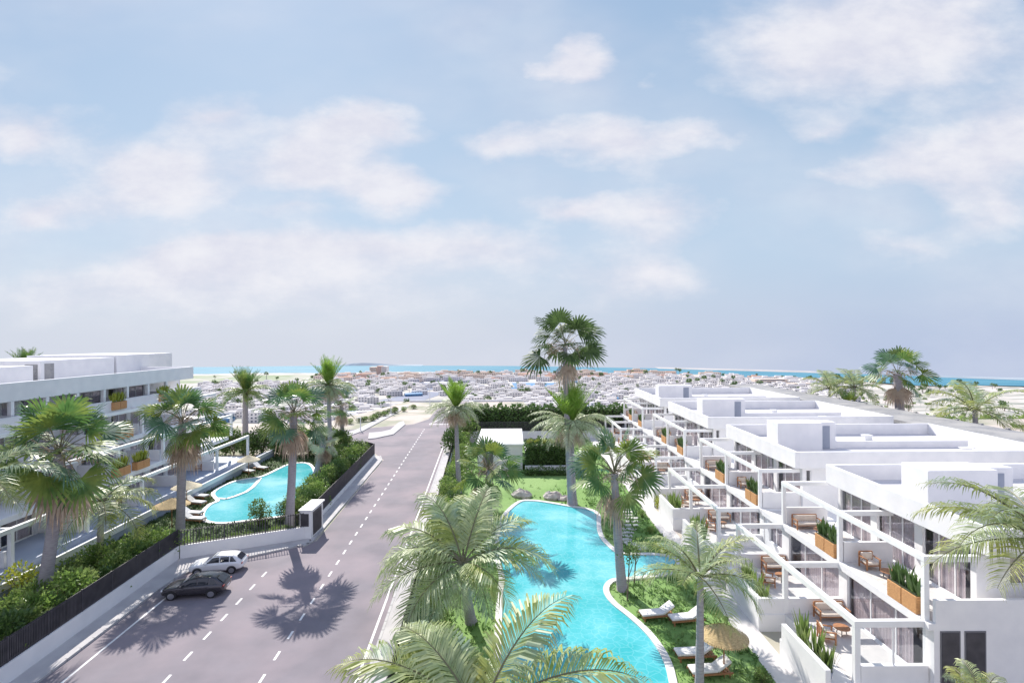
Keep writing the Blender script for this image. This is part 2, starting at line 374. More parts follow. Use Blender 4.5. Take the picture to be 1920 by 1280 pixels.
def pavement(name, poly):
    mb = MB(); mb.prism(poly, -.02, .13, 0); o = structure(name, mb, [M['pave']])
    return o
def kerbline(pts):
    mb = MB()
    for a, b in zip(pts, pts[1:]):
        n = max(1, int(math.hypot(b[0]-a[0], b[1]-a[1])/1.0))
        for k in range(n):
            p = (a[0]+(b[0]-a[0])*(k+.01)/n, a[1]+(b[1]-a[1])*(k+.01)/n, .145); q = (a[0]+(b[0]-a[0])*(k+.97)/n, a[1]+(b[1]-a[1])*(k+.97)/n, .145)
            mb.beam(p, q, .16, .15)
    structure('kerb', mb, M['kerb'])
pavement('pavement', rpoly([(-24.3,18),(-23.15,18),(-23.0,37.5)])+[(-25.0,39.2),(-24.4,41.0),(-23.3,41.9),(-17.55,45.9),(-17.9,46.9),(-26.75,42.6)])
kerbline(rpoly([(-23.08,18),(-22.93,37.5)])+[(-24.95,39.2),(-24.33,41.0),(-23.25,41.85),(-17.5,45.85)])
pavement('pavement', rpoly([(-16.0,47.6),(-14.95,46.4),(-14.85,77.5),(-15.6,80.2),(-16.2,80.2)]))
kerbline([(off(-15.3,45.2),45.2)]+rpoly([(-14.88,46.4),(-14.78,77.5),(-15.5,80.3)]))
pavement('pavement', rpoly([(-6.05,18),(-4.9,18),(-4.9,91),(-6.05,90)]))
kerbline(rpoly([(-6.1,18),(-6.1,90)]))
# island and pavements of the side street
isl = [G(690,823.5),G(703,822),G(737,814.5),G(759,796),G(757,790),G(748,792),G(732,806),G(715,810),G(692,812)]
pavement('traffic_island', isl); kerbline([G(690,823.5),G(703,822.3),G(737,815),G(759.5,796)])
far_p = [G(640,823),G(676,810),G(765,762),G(760,760),G(668,806),G(630,818)]
pavement('pavement', far_p); kerbline([G(676,810.8),G(766,762)])

# ------------------------------------------------------------------ pools and gardens
def catmull(pts, n=6, closed=True):
    out = []; m = len(pts)
    for i in range(m):
        p0, p1, p2, p3 = pts[i-1], pts[i], pts[(i+1)%m], pts[(i+2)%m]
        for k in range(n):
            t = k/n
            out.append(tuple(.5*((2*p1[j])+(-p0[j]+p2[j])*t+(2*p0[j]-5*p1[j]+4*p2[j]-p3[j])*t*t+(-p0[j]+3*p1[j]-3*p2[j]+p3[j])*t**3) for j in (0,1)))
    return out
def area(p): return sum(p[i-1][0]*p[i][1]-p[i][0]*p[i-1][1] for i in range(len(p)))/2
def offset(poly, d):
    s = 1 if area(poly) > 0 else -1; out = []; m = len(poly)
    for i in range(m):
        a, b = Vector(poly[i-1][:2]), Vector(poly[(i+1)%m][:2]); t = (b-a).normalized(); out.append((poly[i][0]+t.y*d*s, poly[i][1]-t.x*d*s))
    return out
def inside(p, poly):
    c = False; j = len(poly)-1
    for i in range(len(poly)):
        a, b = poly[i], poly[j]
        if (a[1] > p[1]) != (b[1] > p[1]) and p[0] < (b[0]-a[0])*(p[1]-a[1])/(b[1]-a[1])+a[0]: c = not c
        j = i
    return c
def xy(p): return (p[0], p[1])
RP = [(975,943.7),(998,941),(1030,945),(1067,951.5),(1100,957),(1117,966),(1119,992),(1125,1010),(1140,1027),(1158,1040),(1185,1043),(1227,1043),(1262,1050),
      (1262,1072),(1212,1081),(1170,1085),(1146,1088),(1133,1099),(1132,1114),(1146,1134),(1179,1161),(1208,1188),(1229,1215),(1243,1241),(1251,1268),(1256,1310),(1245,1380),(1100,1420),
      (960,1400),(942,1310),(940,1230),(941,1170),(943,1116),(946,1085),(938,1050),(936,1010),(948,970)]
LP = [(384,973),(387,958),(398,947),(412,940),(404,930),(406,922),(424,911),(450,902),(488,896),(505,890),(525,880),(541,873),(560,869.5),(574,870.5),(583,877),(587,890),(580,915),(566,945),(548,962),(525,969),(500,972),(461,977),(429,980.5),(400,980)]
rpool = catmull([xy(G(x, y)) for x, y in RP]); lpool = catmull([xy(G(x, y)) for x, y in LP])
def watermat(name):
    m = bpy.data.materials.new(name); m.use_nodes = True; t = m.node_tree; n = t.nodes; l = t.links; b = n['Principled BSDF']
    tcn = n.new('ShaderNodeTexCoord')
    a = n.new('ShaderNodeTexNoise'); a.inputs['Scale'].default_value = .22; a.inputs['Detail'].default_value = 4; l.new(tcn.outputs['Object'], a.inputs['Vector'])
    r = n.new('ShaderNodeValToRGB'); l.new(a.outputs[0], r.inputs[0])
    e = r.color_ramp.elements; e[0].position = .33; e[0].color = (.05,.42,.46,1); e[1].position = .68; e[1].color = (.26,.62,.65,1)  # pale patches paint a sheen into the water colour
    k = e.new(.5); k.color = (.1,.5,.55,1)
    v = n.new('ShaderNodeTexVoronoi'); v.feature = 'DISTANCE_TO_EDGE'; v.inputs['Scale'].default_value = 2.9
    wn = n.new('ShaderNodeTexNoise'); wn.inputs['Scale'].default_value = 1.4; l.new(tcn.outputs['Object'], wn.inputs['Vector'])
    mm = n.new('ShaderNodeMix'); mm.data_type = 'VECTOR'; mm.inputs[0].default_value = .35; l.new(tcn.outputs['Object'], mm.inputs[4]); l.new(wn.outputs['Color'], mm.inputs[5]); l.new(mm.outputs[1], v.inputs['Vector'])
    cr = n.new('ShaderNodeMapRange'); l.new(v.outputs[0], cr.inputs[0]); cr.inputs[1].default_value = .0; cr.inputs[2].default_value = .09; cr.inputs[3].default_value = .16; cr.inputs[4].default_value = 0  # mask of bright caustic lines painted into the water colour
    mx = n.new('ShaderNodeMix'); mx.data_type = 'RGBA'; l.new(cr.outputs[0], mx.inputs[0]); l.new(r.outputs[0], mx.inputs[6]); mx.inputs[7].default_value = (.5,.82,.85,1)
    l.new(mx.outputs[2], b.inputs['Base Color']); b.inputs['Roughness'].default_value = .08; b.inputs['Specular IOR Level'].default_value = .35
    bn = n.new('ShaderNodeTexNoise'); bn.inputs['Scale'].default_value = 2.6; bn.inputs['Detail'].default_value = 3; l.new(tcn.outputs['Object'], bn.inputs['Vector'])
    bp = n.new('ShaderNodeBump'); bp.inputs['Strength'].default_value = .35; bp.inputs['Distance'].default_value = .05; l.new(bn.outputs[0], bp.inputs['Height']); l.new(bp.outputs[0], b.inputs['Normal'])
    return m
M['water'] = watermat('pool_water')
def pool(poly, zt, cw=.42):
    mb = MB(); mb.face([(x, y, zt-.07) for x, y in poly]); structure('pool_water', mb, M['water'])
    o = offset(poly, cw); mb = MB(); n = len(poly)
    for i in range(n):
        q = (i+1)%n
        mb.face(((*poly[i],zt),(*poly[q],zt),(*o[q],zt),(*o[i],zt))); mb.face(((*poly[i],zt-.2),(*poly[q],zt-.2),(*poly[q],zt),(*poly[i],zt)))
        mb.face(((*o[i],zt-.2),(*o[q],zt-.2),(*o[q],zt),(*o[i],zt)))
    structure('pool_coping', mb, M['coping'])
pool(rpool, .16); pool(lpool, .16)
mb = MB()                                                     # low dividing rim of the paddling pool
rim = [xy(G(x, y)) for x, y in [(408,936),(424,937),(441,932),(461,924),(474,915),(482,906),(488,898)]]
for a, b in zip(rim, rim[1:]): mb.beam((*a,.17), (*b,.17), .4, .15)
structure('paddling_pool_rim', mb, M['coping'])
# gardens
rg = rpoly([(-4.6,18),(-4.6,90)])+[(13.2,93),(13.2,40),(13.3,27),(14.0,18)]
sheet('lawn', rg, .05, M['grass'])
lg = [(off(-24.6,18),18),(-27.0,42.5),(-18.3,47.2),(off(-16.5,50),50),(off(-16.5,80),80),(-40,84),(-33.2,18)]
lg = [(off(-24.6,18),18),(-27.0,42.9),(-18.3,47.3),(off(-16.5,50),50),(off(-16.5,80),80),(-37.5,82),(-35.5,18)]
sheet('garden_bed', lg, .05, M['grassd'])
mb = MB(); mb.prism([(13.25,18),(14.6,18),(14.6,96),(13.25,96)], 0, .09)
structure('walkway', mb, M['floor'])
mb = MB(); mb.prism([xy(G(983,830)),xy(G(999,830)),xy(G(1003,888)),xy(G(986,888))], 0, .12); structure('path', mb, M['white'])
def scatter_cover(name, label, poly, excl, n, m, size, seed):
    rnd = random.Random(seed); mb = MB(); xs = [p[0] for p in poly]; ys = [p[1] for p in poly]
    k = 0
    while k < n:
        Y = min(ys)+(max(ys)-min(ys))*rnd.random()**1.6; x = rnd.uniform(min(xs), max(xs))
        if not inside((x, Y), poly) or any(inside((x, Y), e) for e in excl): k += .25; continue
        if seed == 1 and 54 < Y < 68 and x < 8 and rnd.random() < .93: k += .5; continue
        k += 1
        clump = rnd.uniform(.6, 1.3)
        for q in range(5):
            a = rnd.uniform(0, 6.28); l = size*rnd.uniform(.6, 1.3)*clump*(1+Y/90); d = Vector((math.cos(a), math.sin(a), rnd.uniform(.3, 1.6))).normalized()*l
            sd = Vector((-math.sin(a), math.cos(a), 0))*l*.2; b = Vector((x+rnd.uniform(-.12,.12), Y+rnd.uniform(-.12,.12), .05))
            mb.face((b, b+d*.55+sd, b+d, b+d*.55-sd))
    o = mb.build(name, m); tag(o, label, 'ground cover', None, 'stuff')
re = offset(rpool, .5); le = offset(lpool, .5)
scatter_cover('ground_cover', 'low green ground cover round the right-hand pool', rg, [re], 9000, M['blade'], .17, 1)
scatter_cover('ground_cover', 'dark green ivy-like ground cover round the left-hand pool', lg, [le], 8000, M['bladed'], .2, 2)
# stepping stones
for k, (x, y) in enumerate([(1171,956.5),(1177,961),(1181,966.5),(1185,972.5),(1186,979),(1184,986),(1180,993),(1175,999.5),(1172,1006),(1171,1012.5),(1172,1018)]):
    p = G(x, y); mb = MB(); mb.box(p.x-.62, p.y-.24, .05, p.x+.62, p.y+.24, .13)
    o = mb.build('stepping_stone', M['slate']); tag(o, 'pale rectangular stepping stone in the curved garden path beside the right-hand pool', 'paving stone', 'rectangular stones of the curved path')
for k, (x, y, lb) in enumerate([(1183,1021,'pale pentagonal paver in the grass, nearer the palm trunk of the two big pavers'),(1204,1029,'pale pentagonal paver beside the pool channel, right-hand one of the two big pavers')]):
    p = G(x, y); mb = MB(); mb.prism([(p.x+math.cos(a*1.2566+.3)*.55, p.y+math.sin(a*1.2566+.3)*.6) for a in range(5)], .05, .14)
    tag(mb.build('stepping_stone', M['slate']), lb, 'paving stone')
def rock(px, py, sx, sy, sz, label, seed):
    rnd = random.Random(seed); p = G(px, py); mb = MB(); n = 9; rings = [(0,1.0),(.35,1.08),(.75,.8),(1.0,.42)]
    jit = [rnd.uniform(.78, 1.18) for _ in range(n)]; base = []
    for z, r in rings: base.append([(sx*r*jit[k]*math.cos(2*math.pi*k/n), sy*r*jit[k]*math.sin(2*math.pi*k/n), .02+sz*z*(1+.2*math.sin(k*1.7+seed))) for k in range(n)])
    for a, b in zip(base, base[1:]):
        for k in range(n): mb.face((a[k], a[(k+1)%n], b[(k+1)%n], b[k]))
    mb.face(base[-1]); o = mb.build('rock', M['rock'], bevel=.04); o.location = p; tag(o, label, 'rock', 'rocks at the head of the right-hand pool')
rock(1037,935,1.1,.7,.75,'pale-topped brown boulder on the lawn, middle one of three at the pool head', 1)
rock(1063,938,.9,.5,.5,'flat dark boulder at the foot of the tallest palm', 2)
rock(979,932,1.2,.8,.8,'pink-grey boulder nearest the feathery palm crown, left of the pool head', 3)

# ------------------------------------------------------------------ boundary walls and fences
def slat_fence(label, pts, wall_h, fence_h, pitch=.13, wt=.22):
    loc = (pts[0][0], pts[0][1], 0); t = thing('fence', label, 'fence', loc)
    a = MB()
    for p, q in zip(pts, pts[1:]): a.beam((p[0],p[1],wall_h), (q[0],q[1],wall_h), wt, wall_h)
    a.build('base_wall', M['white'], t, True)
    b = MB(); c = MB()
    for p, q in zip(pts, pts[1:]):
        p, q = Vector((p[0],p[1],0)), Vector((q[0],q[1],0)); Ln = (q-p).length; n = int(Ln/pitch); d = (q-p)/Ln
        for z in (wall_h+.12, wall_h+fence_h-.08): b.beam(p+Vector((0,0,z)), q+Vector((0,0,z)), .035, .045)
        for k in range(n):
            s = p+d*(k+.5)*Ln/n; b.beam(s-d*.027+Vector((0,0,wall_h+fence_h)), s+d*.027+Vector((0,0,wall_h+fence_h)), .05, fence_h)
        m = max(1, int(Ln/2.4))
        for k in range(m+1):
            s = p+d*(Ln*k/m); c = MB(); c.beam(s-d*.04+Vector((0,0,wall_h+fence_h+.03)), s+d*.04+Vector((0,0,wall_h+fence_h+.03)), .08, fence_h+.03); c.build('post', M['dark'], t, True)
    b.build('slat_panel', M['dark'], t, True)
    return t
slat_fence('black slat fence on a white wall along the near parking bay, foliage behind it', [(off(-24.35,17),17),(-26.85,42.7)], 1.15, 1.3, .105)
slat_fence('black open slat fence on a white wall behind the two parked cars', [(-26.7,42.75),(-18.35,46.9)], 1.15, 1.25, .2)
slat_fence('long black fence on a low white wall beside the road, past the white cabinet', rpoly([(-16.1,49.9),(-16.25,79.5)])+[(-22.5,81.5)], .55, 1.55, .1)
slat_fence('low black fence with a white base along the right edge of the road', rpoly([(-4.7,17),(-4.85,87)]), .35, .9, .12)
slat_fence('dark fence on a white wall closing the garden behind the pool house', [(-8.0,94.2),(20,94.2)], 1.3, 1.7, .12)
t = thing('utility_cabinet', 'white cabinet with dark louvred doors at the wall corner by the road', 'cabinet', (-18.1,48.2,0))
mb = MB(); mb.box(-18.75,46.85,0,-17.75,49.8,2.55); mb.build('housing', M['white2'], t, True)
mb = MB(); mb.box(-18.6,46.8,1.2,-17.95,46.848,2.3)
for k in range(10): mb.box(-18.57,46.77,1.26+k*.1,-17.98,46.8,1.3+k*.1)
mb.build('louvred_door', M['dark'], t, True)
mb = MB(); mb.box(-17.748,47.3,.3,-17.7,49.3,2.3)
for k in range(18): mb.box(-17.7,47.33,.36+k*.1,-17.67,49.27,.4+k*.1)
mb.build('louvred_door', M['dark'], t, True)
mb = MB(); mb.box(-18.83,46.75,2.552,-17.6,49.9,2.66); mb.build('roof', M['white2'], t, True)
def far_wall():
    t = thing('wall', 'low white wall across the far end of the estate beyond the road junction', 'wall', (-25,150,0))
    for x0, x1 in ((-29,-19.6),(-11,3)): mb = MB(); mb.box(x0,150.2,0,x1,150.6,.5); mb.build('wall_body', M['white'], t, True)
far_wall()
# ------------------------------------------------------------------ vegetation
Z3 = Vector((0,0,1))
def fan_leaf(mb, o, az, el, pl, r, rnd, m=0, mp=1, spread=2.05, nseg=22, droop=.3, width=.62):
    P = Vector((math.cos(az)*math.cos(el), math.sin(az)*math.cos(el), math.sin(el)))
    mid = o+P*pl*.55+Z3*pl*.05; h = o+P*pl-Z3*pl*.06
    P2 = (h-mid).normalized()
    S = P2.cross(Z3); S = S.normalized() if S.length > .05 else Vector((1,0,0))
    mb.tube([o, mid, h], [.045, .03, .02], 3, mp, False)
    Nn = S.cross(P2).normalized()
    tw = rnd.uniform(-.9, .9); S = S*math.cos(tw)+Nn*math.sin(tw); Nn = S.cross(P2)
    for k in range(nseg):
        a = (-spread+2*spread*(k+.5)/nseg)+rnd.uniform(-.03,.03)
        ln = r*(1-.28*(abs(a)/spread)**2)*rnd.uniform(.88,1.06)
        D = P2*math.cos(a)+S*math.sin(a)+Nn*(-.06+.18*math.cos(a)*.3); D.normalize()
        T = (-P2*math.sin(a)+S*math.cos(a)); wd = 2*ln*.5*math.tan(spread/nseg)*.95*width
        b = h; q = b+D*ln*.5-Z3*ln*droop*.16+Nn*(.02 if k%2 else -.02)*r
        e = b+D*ln*.8-Z3*ln*droop*.5; tip = b+D*ln*.97-Z3*ln*droop*(1.0+rnd.uniform(-.3,.5))
        mb.face((b, q-T*wd, q+T*wd), m); mb.face((q-T*wd, e-T*wd*.62, e+T*wd*.62, q+T*wd), m)
        mb.face((e-T*wd*.62, tip, e+T*wd*.62), m)
def feather(mb, o, az, el, ln, rnd, m=0, mr=1, bend=1.3, wid=.34, nl=40, droop=.35, lw=.04, twist=0):
    pts = []; p = Vector(o); e = el; ns = 12; azz = az
    for k in range(ns+1):
        pts.append(p.copy()); st = ln/ns
        p = p+Vector((math.cos(azz)*math.cos(e), math.sin(azz)*math.cos(e), math.sin(e)))*st
        e -= bend/ns*(.4+1.2*k/ns); azz += twist/ns
    mb.tube(pts, [.05*(1-k/ns)*ln/4+.008 for k in range(ns+1)], 4, mr, False)
    for s in (-1, 1):
        for k in range(nl):
            t = .1+.89*(k+.5)/nl; f = t*ns; i = min(int(f), ns-1); q = pts[i].lerp(pts[i+1], f-i); D = (pts[i+1]-pts[i]).normalized()
            S = D.cross(Z3); S = (S.normalized() if S.length > .05 else Vector((1,0,0)))*s; Up = S.cross(D)*(s)
            if Up.z < 0: Up = -Up
            l = ln*wid*(math.sin(min(1, (t+.12))*math.pi*.93)**.6)*rnd.uniform(.85,1.1)
            fw = .35+.75*t
            dr = (S*1.0+D*fw+Up*rnd.uniform(.12,.42)+D*rnd.uniform(-.07,.07)).normalized(); W = (D+Up*rnd.uniform(-.35,.35)).normalized()*(l*lw*.74+.007)
            a = q; b = q+dr*l*.4; c = q+dr*l*.8-Z3*l*droop*.45; e2 = q+dr*l*.98-Z3*l*droop*(1+rnd.uniform(-.2,.5))
            mb.face((a-W*.4, b-W, b+W, a+W*.4), m); mb.face((b-W, c-W*.7, c+W*.7, b+W), m); mb.face((c-W*.7, e2, c+W*.7), m)
def trunk(t, base, top, r0, r1, rnd, name='trunk', m='trunk', lumps=True):
    mb = MB(); n = 14; pts = []; rad = []
    for k in range(n+1):
        f = k/n; p = Vector(base).lerp(Vector(top), f); p.x += math.sin(f*math.pi)*(top[0]-base[0])*.12
        pts.append(p); rad.append((r0+(r1-r0)*f)*(1+.25*max(0, 1-f*9))*(1+(rnd.uniform(-.04,.05) if lumps else 0)))
    mb.tube(pts, rad, 12, 0); return mb.build(name, M[m], t, True, smooth=True)
def sphere_dirs(n, lo, hi, rnd):
    out = []
    for k in range(n):
        f = (k+.5)/n; el = lo+(hi-lo)*f; az = k*2.39996+rnd.uniform(-.25,.25); out.append((az, el))
    return out
def fan_palm(name, label, group, base, cz, Rr, r0, seed, top=None, n=26, dead=7, lo=-.75, hi=1.4, skirt=True, lf=.46, leafm='fan', droop=.15):
    rnd = random.Random(seed); base = Vector(base); t = thing(name, label, 'palm tree', base, 0, group)
    top = Vector(top) if top else Vector((base.x, base.y, cz))
    trunk(t, (base.x, base.y, -.05), top, r0, r0*.74, rnd)
    mb = MB()
    n = int(n*.85)
    for az, el in sphere_dirs(n, lo, hi, rnd):
        pl = Rr*(1-lf)*rnd.uniform(.8,1.2); r = Rr*lf*rnd.uniform(.85,1.12)
        fan_leaf(mb, top+Vector((0,0,rnd.uniform(-.2,.35)*Rr*.3)), az, el, pl, r, rnd, rnd.choice((0,0,2)), droop=droop*rnd.uniform(.6,1.4))
    mb.build('crown', [M[leafm], M['rachis'], M['fanb'] if leafm == 'fan' else M[leafm]], t, True)
    if dead:
        mb = MB()
        for k in range(dead):
            fan_leaf(mb, top-Vector((0,0,Rr*.14)), k*2.4+seed, rnd.uniform(-1.3,-.9), Rr*.3, Rr*.42, rnd, 0, 0, 1.2, 14, .7)
        for k in range(26):                      # old flower stalks and fibre round the neck
            a = rnd.uniform(0, 6.28); l = Rr*rnd.uniform(.15,.45)
            p = top+Vector((math.cos(a)*r0*.5, math.sin(a)*r0*.5, rnd.uniform(-.2,.05)*Rr))
            d = Vector((math.cos(a), math.sin(a), rnd.uniform(-.2,.9))).normalized()
            q = p+d*l; e = q+d*l*.3-Z3*l*.6; mb.tube([p, q, e], [.03,.022,.01], 3, 0, False)
            for j in range(4):
                s = q.lerp(e, rnd.random()); v = Vector((rnd.uniform(-1,1), rnd.uniform(-1,1), rnd.uniform(-1.2,.2)))*l*.25
                mb.face((s, s+v*.5+Vector((.04,0,0)), s+v, s+v*.5-Vector((.04,0,0))))
        mb.build('dead_leaves', M['dead'], t, True)
    return t
def feather_palm(name, label, group, base, cz, Rr, r0, seed, top=None, n=15, lo=-.35, hi=1.25, bend=1.5, nl=40, m='feather', wid=.3, fronds=None, droop=.35, lw=.04):
    rnd = random.Random(seed); base = Vector(base); t = thing(name, label, 'palm tree', base, 0, group)
    top = Vector(top) if top else Vector((base.x, base.y, cz))
    trunk(t, (base.x, base.y, -.05), top, r0, r0*.6, rnd)
    mb = MB(); mb.tube([top-Vector((0,0,Rr*.12)), top+Vector((0,0,Rr*.06))], [r0*.62, r0*.35], 8, 0); mb.build('crown_shaft', M['rachis'], t, True)
    mb = MB()
    fr = fronds or [(az, el, 1) for az, el in sphere_dirs(n, lo, hi, rnd)]
    for az, el, k in fr:
        feather(mb, top+Vector((math.cos(az), math.sin(az), 0))*r0*.3, az, el, Rr*k*rnd.uniform(.97,1.05)*1.12, rnd, rnd.choice((0,0,0,2)), bend=bend*rnd.uniform(.8,1.2), nl=nl, wid=wid, droop=droop*rnd.uniform(.7,1.4), twist=rnd.uniform(-.25,.25), lw=lw)
    mb.build('crown', [M[m], M['rachis'], M['silver']], t, True)
    return t
def date_palm(label, group, base, cz, Rr, r0, seed, top=None, spike='lime', low='pale', skirt=True, nspike=24):
    """tuft of upright young leaves over drooping pale ones and a skirt of old ones"""
    rnd = random.Random(seed); base = Vector(base); t = thing('date_palm', label, 'palm tree', base, 0, group)
    top = Vector(top) if top else Vector((base.x, base.y, cz)); trunk(t, (base.x, base.y, -.05), top, r0, r0*.7, rnd)
    mb = MB()
    for k in range(nspike):
        az = k*2.4; el = rnd.uniform(.85, 1.5); feather(mb, top, az, el, Rr*rnd.uniform(.75,1.05), rnd, bend=.25, nl=24, wid=.2, droop=-.15, lw=.1)
    mb.build('new_leaves', [M[spike], M[spike]], t, True)
    mb = MB()
    for k in range(26):
        feather(mb, top, k*2.4+.5, rnd.uniform(-.25,.6), Rr*rnd.uniform(.95,1.1), rnd, bend=1.3, nl=28, wid=.2, droop=.5, lw=.08)
    mb.build('crown', [M[low], M['rachis']], t, True)
    if skirt:
        mb = MB()
        for k in range(22): feather(mb, top-Vector((0,0,.15)), k*2.4, rnd.uniform(-.9,-.35), Rr*.62, rnd, bend=1.0, nl=16, wid=.25, droop=.5, lw=.12)
        mb.build('dead_leaves', [M['dead'], M['dead']], t, True)
    return t
def Pt(px, py, Y):                                # point seen at a pixel, at depth Y
    c, s = math.cos(ROLL), math.sin(ROLL); dx, dy = px-960, py-640
    return Vector(((dx*c-dy*s)/FPX*Y, Y, CAMH-(dx*s+dy*c+4)/FPX*Y))
def palm_at(bx, by, cx, cy):                      # base point on the ground, crown centre above it
    b = G(bx, by); return b, Pt(cx, cy, b.y)
g1 = 'tall fan palms'
b, c = palm_at(75,1145,112,850);  fan_palm('fan_palm', 'big fan palm with a thick grey trunk, the nearest one at the left edge', g1, b, 0, 4.3, .4, 11, c, n=36, dead=9)
b, c = palm_at(337,1018,342,790); fan_palm('fan_palm', 'fan palm behind the fence corner left of the parked cars, before the white terraces', g1, b, 0, 4.0, .38, 12, c, n=28, dead=8)
b, c = palm_at(541,1004,551,775); fan_palm('fan_palm', 'fan palm standing between the left-hand pool and the open fence', g1, b, 0, 3.7, .4, 13, c, n=28, dead=9)
b, c = palm_at(1167,1107,1152,888);fan_palm('fan_palm', 'fan palm with a dark blue-grey trunk at the bend of the right-hand pool', g1, b, 0, 3.45, .34, 14, c, n=28, dead=5, lo=-.5)
b, c = palm_at(1071,948,1059,648); fan_palm('fan_palm', 'tallest fan palm, its crown standing alone against the sky', g1, b, 0, 4.5, .34, 15, c, n=28, dead=3, lo=-.62, hi=1.25, lf=.5, leafm='olive')
b, c = palm_at(922,1000,915,880); fan_palm('fan_palm', 'low fan palm in front of the white pool house', g1, b, 0, 3.5, .25, 16, c, n=26, dead=6)
b, c = palm_at(645,850,640,760);  fan_palm('fan_palm', 'small fan palm at the far end of the roadside hedge', g1, b, 0, 3.3, .35, 17, c, n=16, dead=5)
b, c = palm_at(592,893,606,828);  fan_palm('fan_palm', 'short fan palm with a shaggy brown skirt at the head of the left-hand pool', g1, b, 0, 2.7, .5, 18, c, n=14, dead=12, leafm='pale')
b = Vector((54,73.5,0)); c = Pt(1683,700,73.5); fan_palm('fan_palm', 'fan palm with a blue-grey trunk beyond the white roofs on the right', g1, b, 0, 4.6, .7, 19, c, n=20, dead=5, lf=.48)
g2 = 'date palms with a bright tuft'
b, c = palm_at(861,925,855,765);  date_palm('date palm with a bright lime tuft at the right edge of the road', g2, b, 0, 3.7, .3, 21, c)
b, c = palm_at(1077,946,1071,792);date_palm('date palm with a lime tuft in front of the tallest palm', g2, b, 0, 4.6, .3, 22, c, nspike=34)
b = Vector((-25.2,74,0)); c = Pt(616,722,74); date_palm('date palm with a pale green tuft reaching above the sea line', g2, b, 0, 4.2, .35, 23, c, low='feather')
b, c = palm_at(460,838,460,735);  date_palm('slim date palm with a dark green tuft beyond the end of the left terraces', g2, b, 0, 4.6, .5, 24, c, spike='fan', low='fan', skirt=False)
b = Vector((-66,72,0)); c = Pt(48,691,72); date_palm('palm whose green tips show above the left roof', g2, b, 0, 3.2, .3, 25, c, spike='fan', low='fan', skirt=False)
b = Vector((52,82,0)); c = Pt(1592,765,82); date_palm('low spiky dark green palm behind the white roofs', g2, b, 0, 3.0, .3, 26, c, spike='fan', low='pale', skirt=False)
g3 = 'feather palms'
b, c = palm_at(884,1168,868,1052)
feather_palm('feather_palm', 'large feather palm between the road and the right-hand pool', g3, b, 0, 5.2, .36, 31, c, nl=58, bend=1.35, wid=.35, lw=.036,
  fronds=[(2.2,1.0,.95),(1.1,1.05,.95),(.55,.75,.9),(.12,.42,1.0),(-.25,.35,.85),(-.75,.15,.75),(2.75,.65,1.05),(3.05,.35,.95),(3.5,.1,.95),(3.95,-.1,.9),(4.3,-.2,.8),(4.75,-.1,.6),(5.3,-.1,.7),(1.6,.95,.9),(2.45,.55,.8),(.35,.25,.85),(3.3,.6,.9)])
b = Vector((-1.3,21.6,0)); c = Pt(898,1338,21.6)
feather_palm('feather_palm', 'feather palm cut by the bottom edge, its long fronds over the pool', g3, b, 0, 4.9, .38, 32, c, nl=62, bend=1.1, wid=.37, lw=.032,
  fronds=[(2.35,.75,.95),(.75,.95,1.1),(.12,.5,1.35),(2.95,.6,1.15),(3.4,.4,.9),(1.9,.65,.65),(1.4,.7,.5),(4.2,.3,.8),(5.2,.3,.8),(2.65,.9,.9)])
b, c = palm_at(1311,1312,1313,1080)
feather_palm('feather_palm', 'feather palm standing among the white sun loungers', g3, b, 0, 3.0, .23, 33, c, nl=46, bend=1.3, n=14, lo=-.12, hi=1.25, wid=.3, lw=.034)
b = Vector((20.35,20.3,0)); c = Pt(1962,1015,20.3)
feather_palm('feather_palm', 'feather palm cut by the right edge in front of the near block', g3, b, 0, 4.1, .25, 34, c, nl=54, bend=1.3, wid=.3, lw=.032,
  fronds=[(2.75,.95,.95),(2.5,.55,.9),(3.3,.55,1.0),(3.7,.15,.95),(4.4,.1,.9),(5.3,.3,.9),(.3,.5,.9),(1.2,.7,.9),(3.05,.1,.9),(2.0,.4,.8),(3.5,.8,.95)])
b, c = palm_at(185,1072,190,940)
feather_palm('feather_palm', 'small yellowish feather palm in the shrubs behind the left fence', g3, b, 0, 4.0, .27, 35, c, nl=42, bend=1.7, n=12, lo=-.3, hi=.8)
b = Vector((-29.5,28.5,0)); c = Pt(-55,900,28.5)
feather_palm('feather_palm', 'feather palm whose pale fronds enter at the left edge', g3, b, 0, 3.6, .27, 36, c, nl=44, bend=1.2, fronds=[(.3,.45,1),(-.4,.3,1),(1.0,.7,1),(5.3,0,1),(-.1,-.1,.9),(2.2,.6,1),(3.2,.4,1),(4.2,.4,1)], m='feather')
b = Vector((55,63,0)); c = Pt(1828,768,63)
feather_palm('feather_palm', 'spreading feather palm beyond the grey roof at the far right', g3, b, 0, 5.2, .4, 37, c, nl=36, bend=1.5, n=13, lw=.05)
b = Vector((53,90,0)); c = Pt(1556,728,90)
feather_palm('feather_palm', 'small feather palm beyond the white roofs, left-hand one of a pair', g3, b, 0, 4.2, .3, 38, c, nl=28, n=13, lw=.07)
b = Vector((55,86,0)); c = Pt(1602,726,86)
feather_palm('feather_palm', 'small feather palm beyond the white roofs, right-hand one of a pair', g3, b, 0, 4.4, .3, 39, c, nl=28, n=13, lw=.07)
b = Vector((18.2,20.8,0)); c = Pt(1842,1320,20.8)
feather_palm('feather_palm', 'low leafy palm before the two dark doors at the bottom edge', g3, b, 0, 1.6, .12, 40, c, nl=28, n=12, lo=.2, hi=1.3, wid=.35)

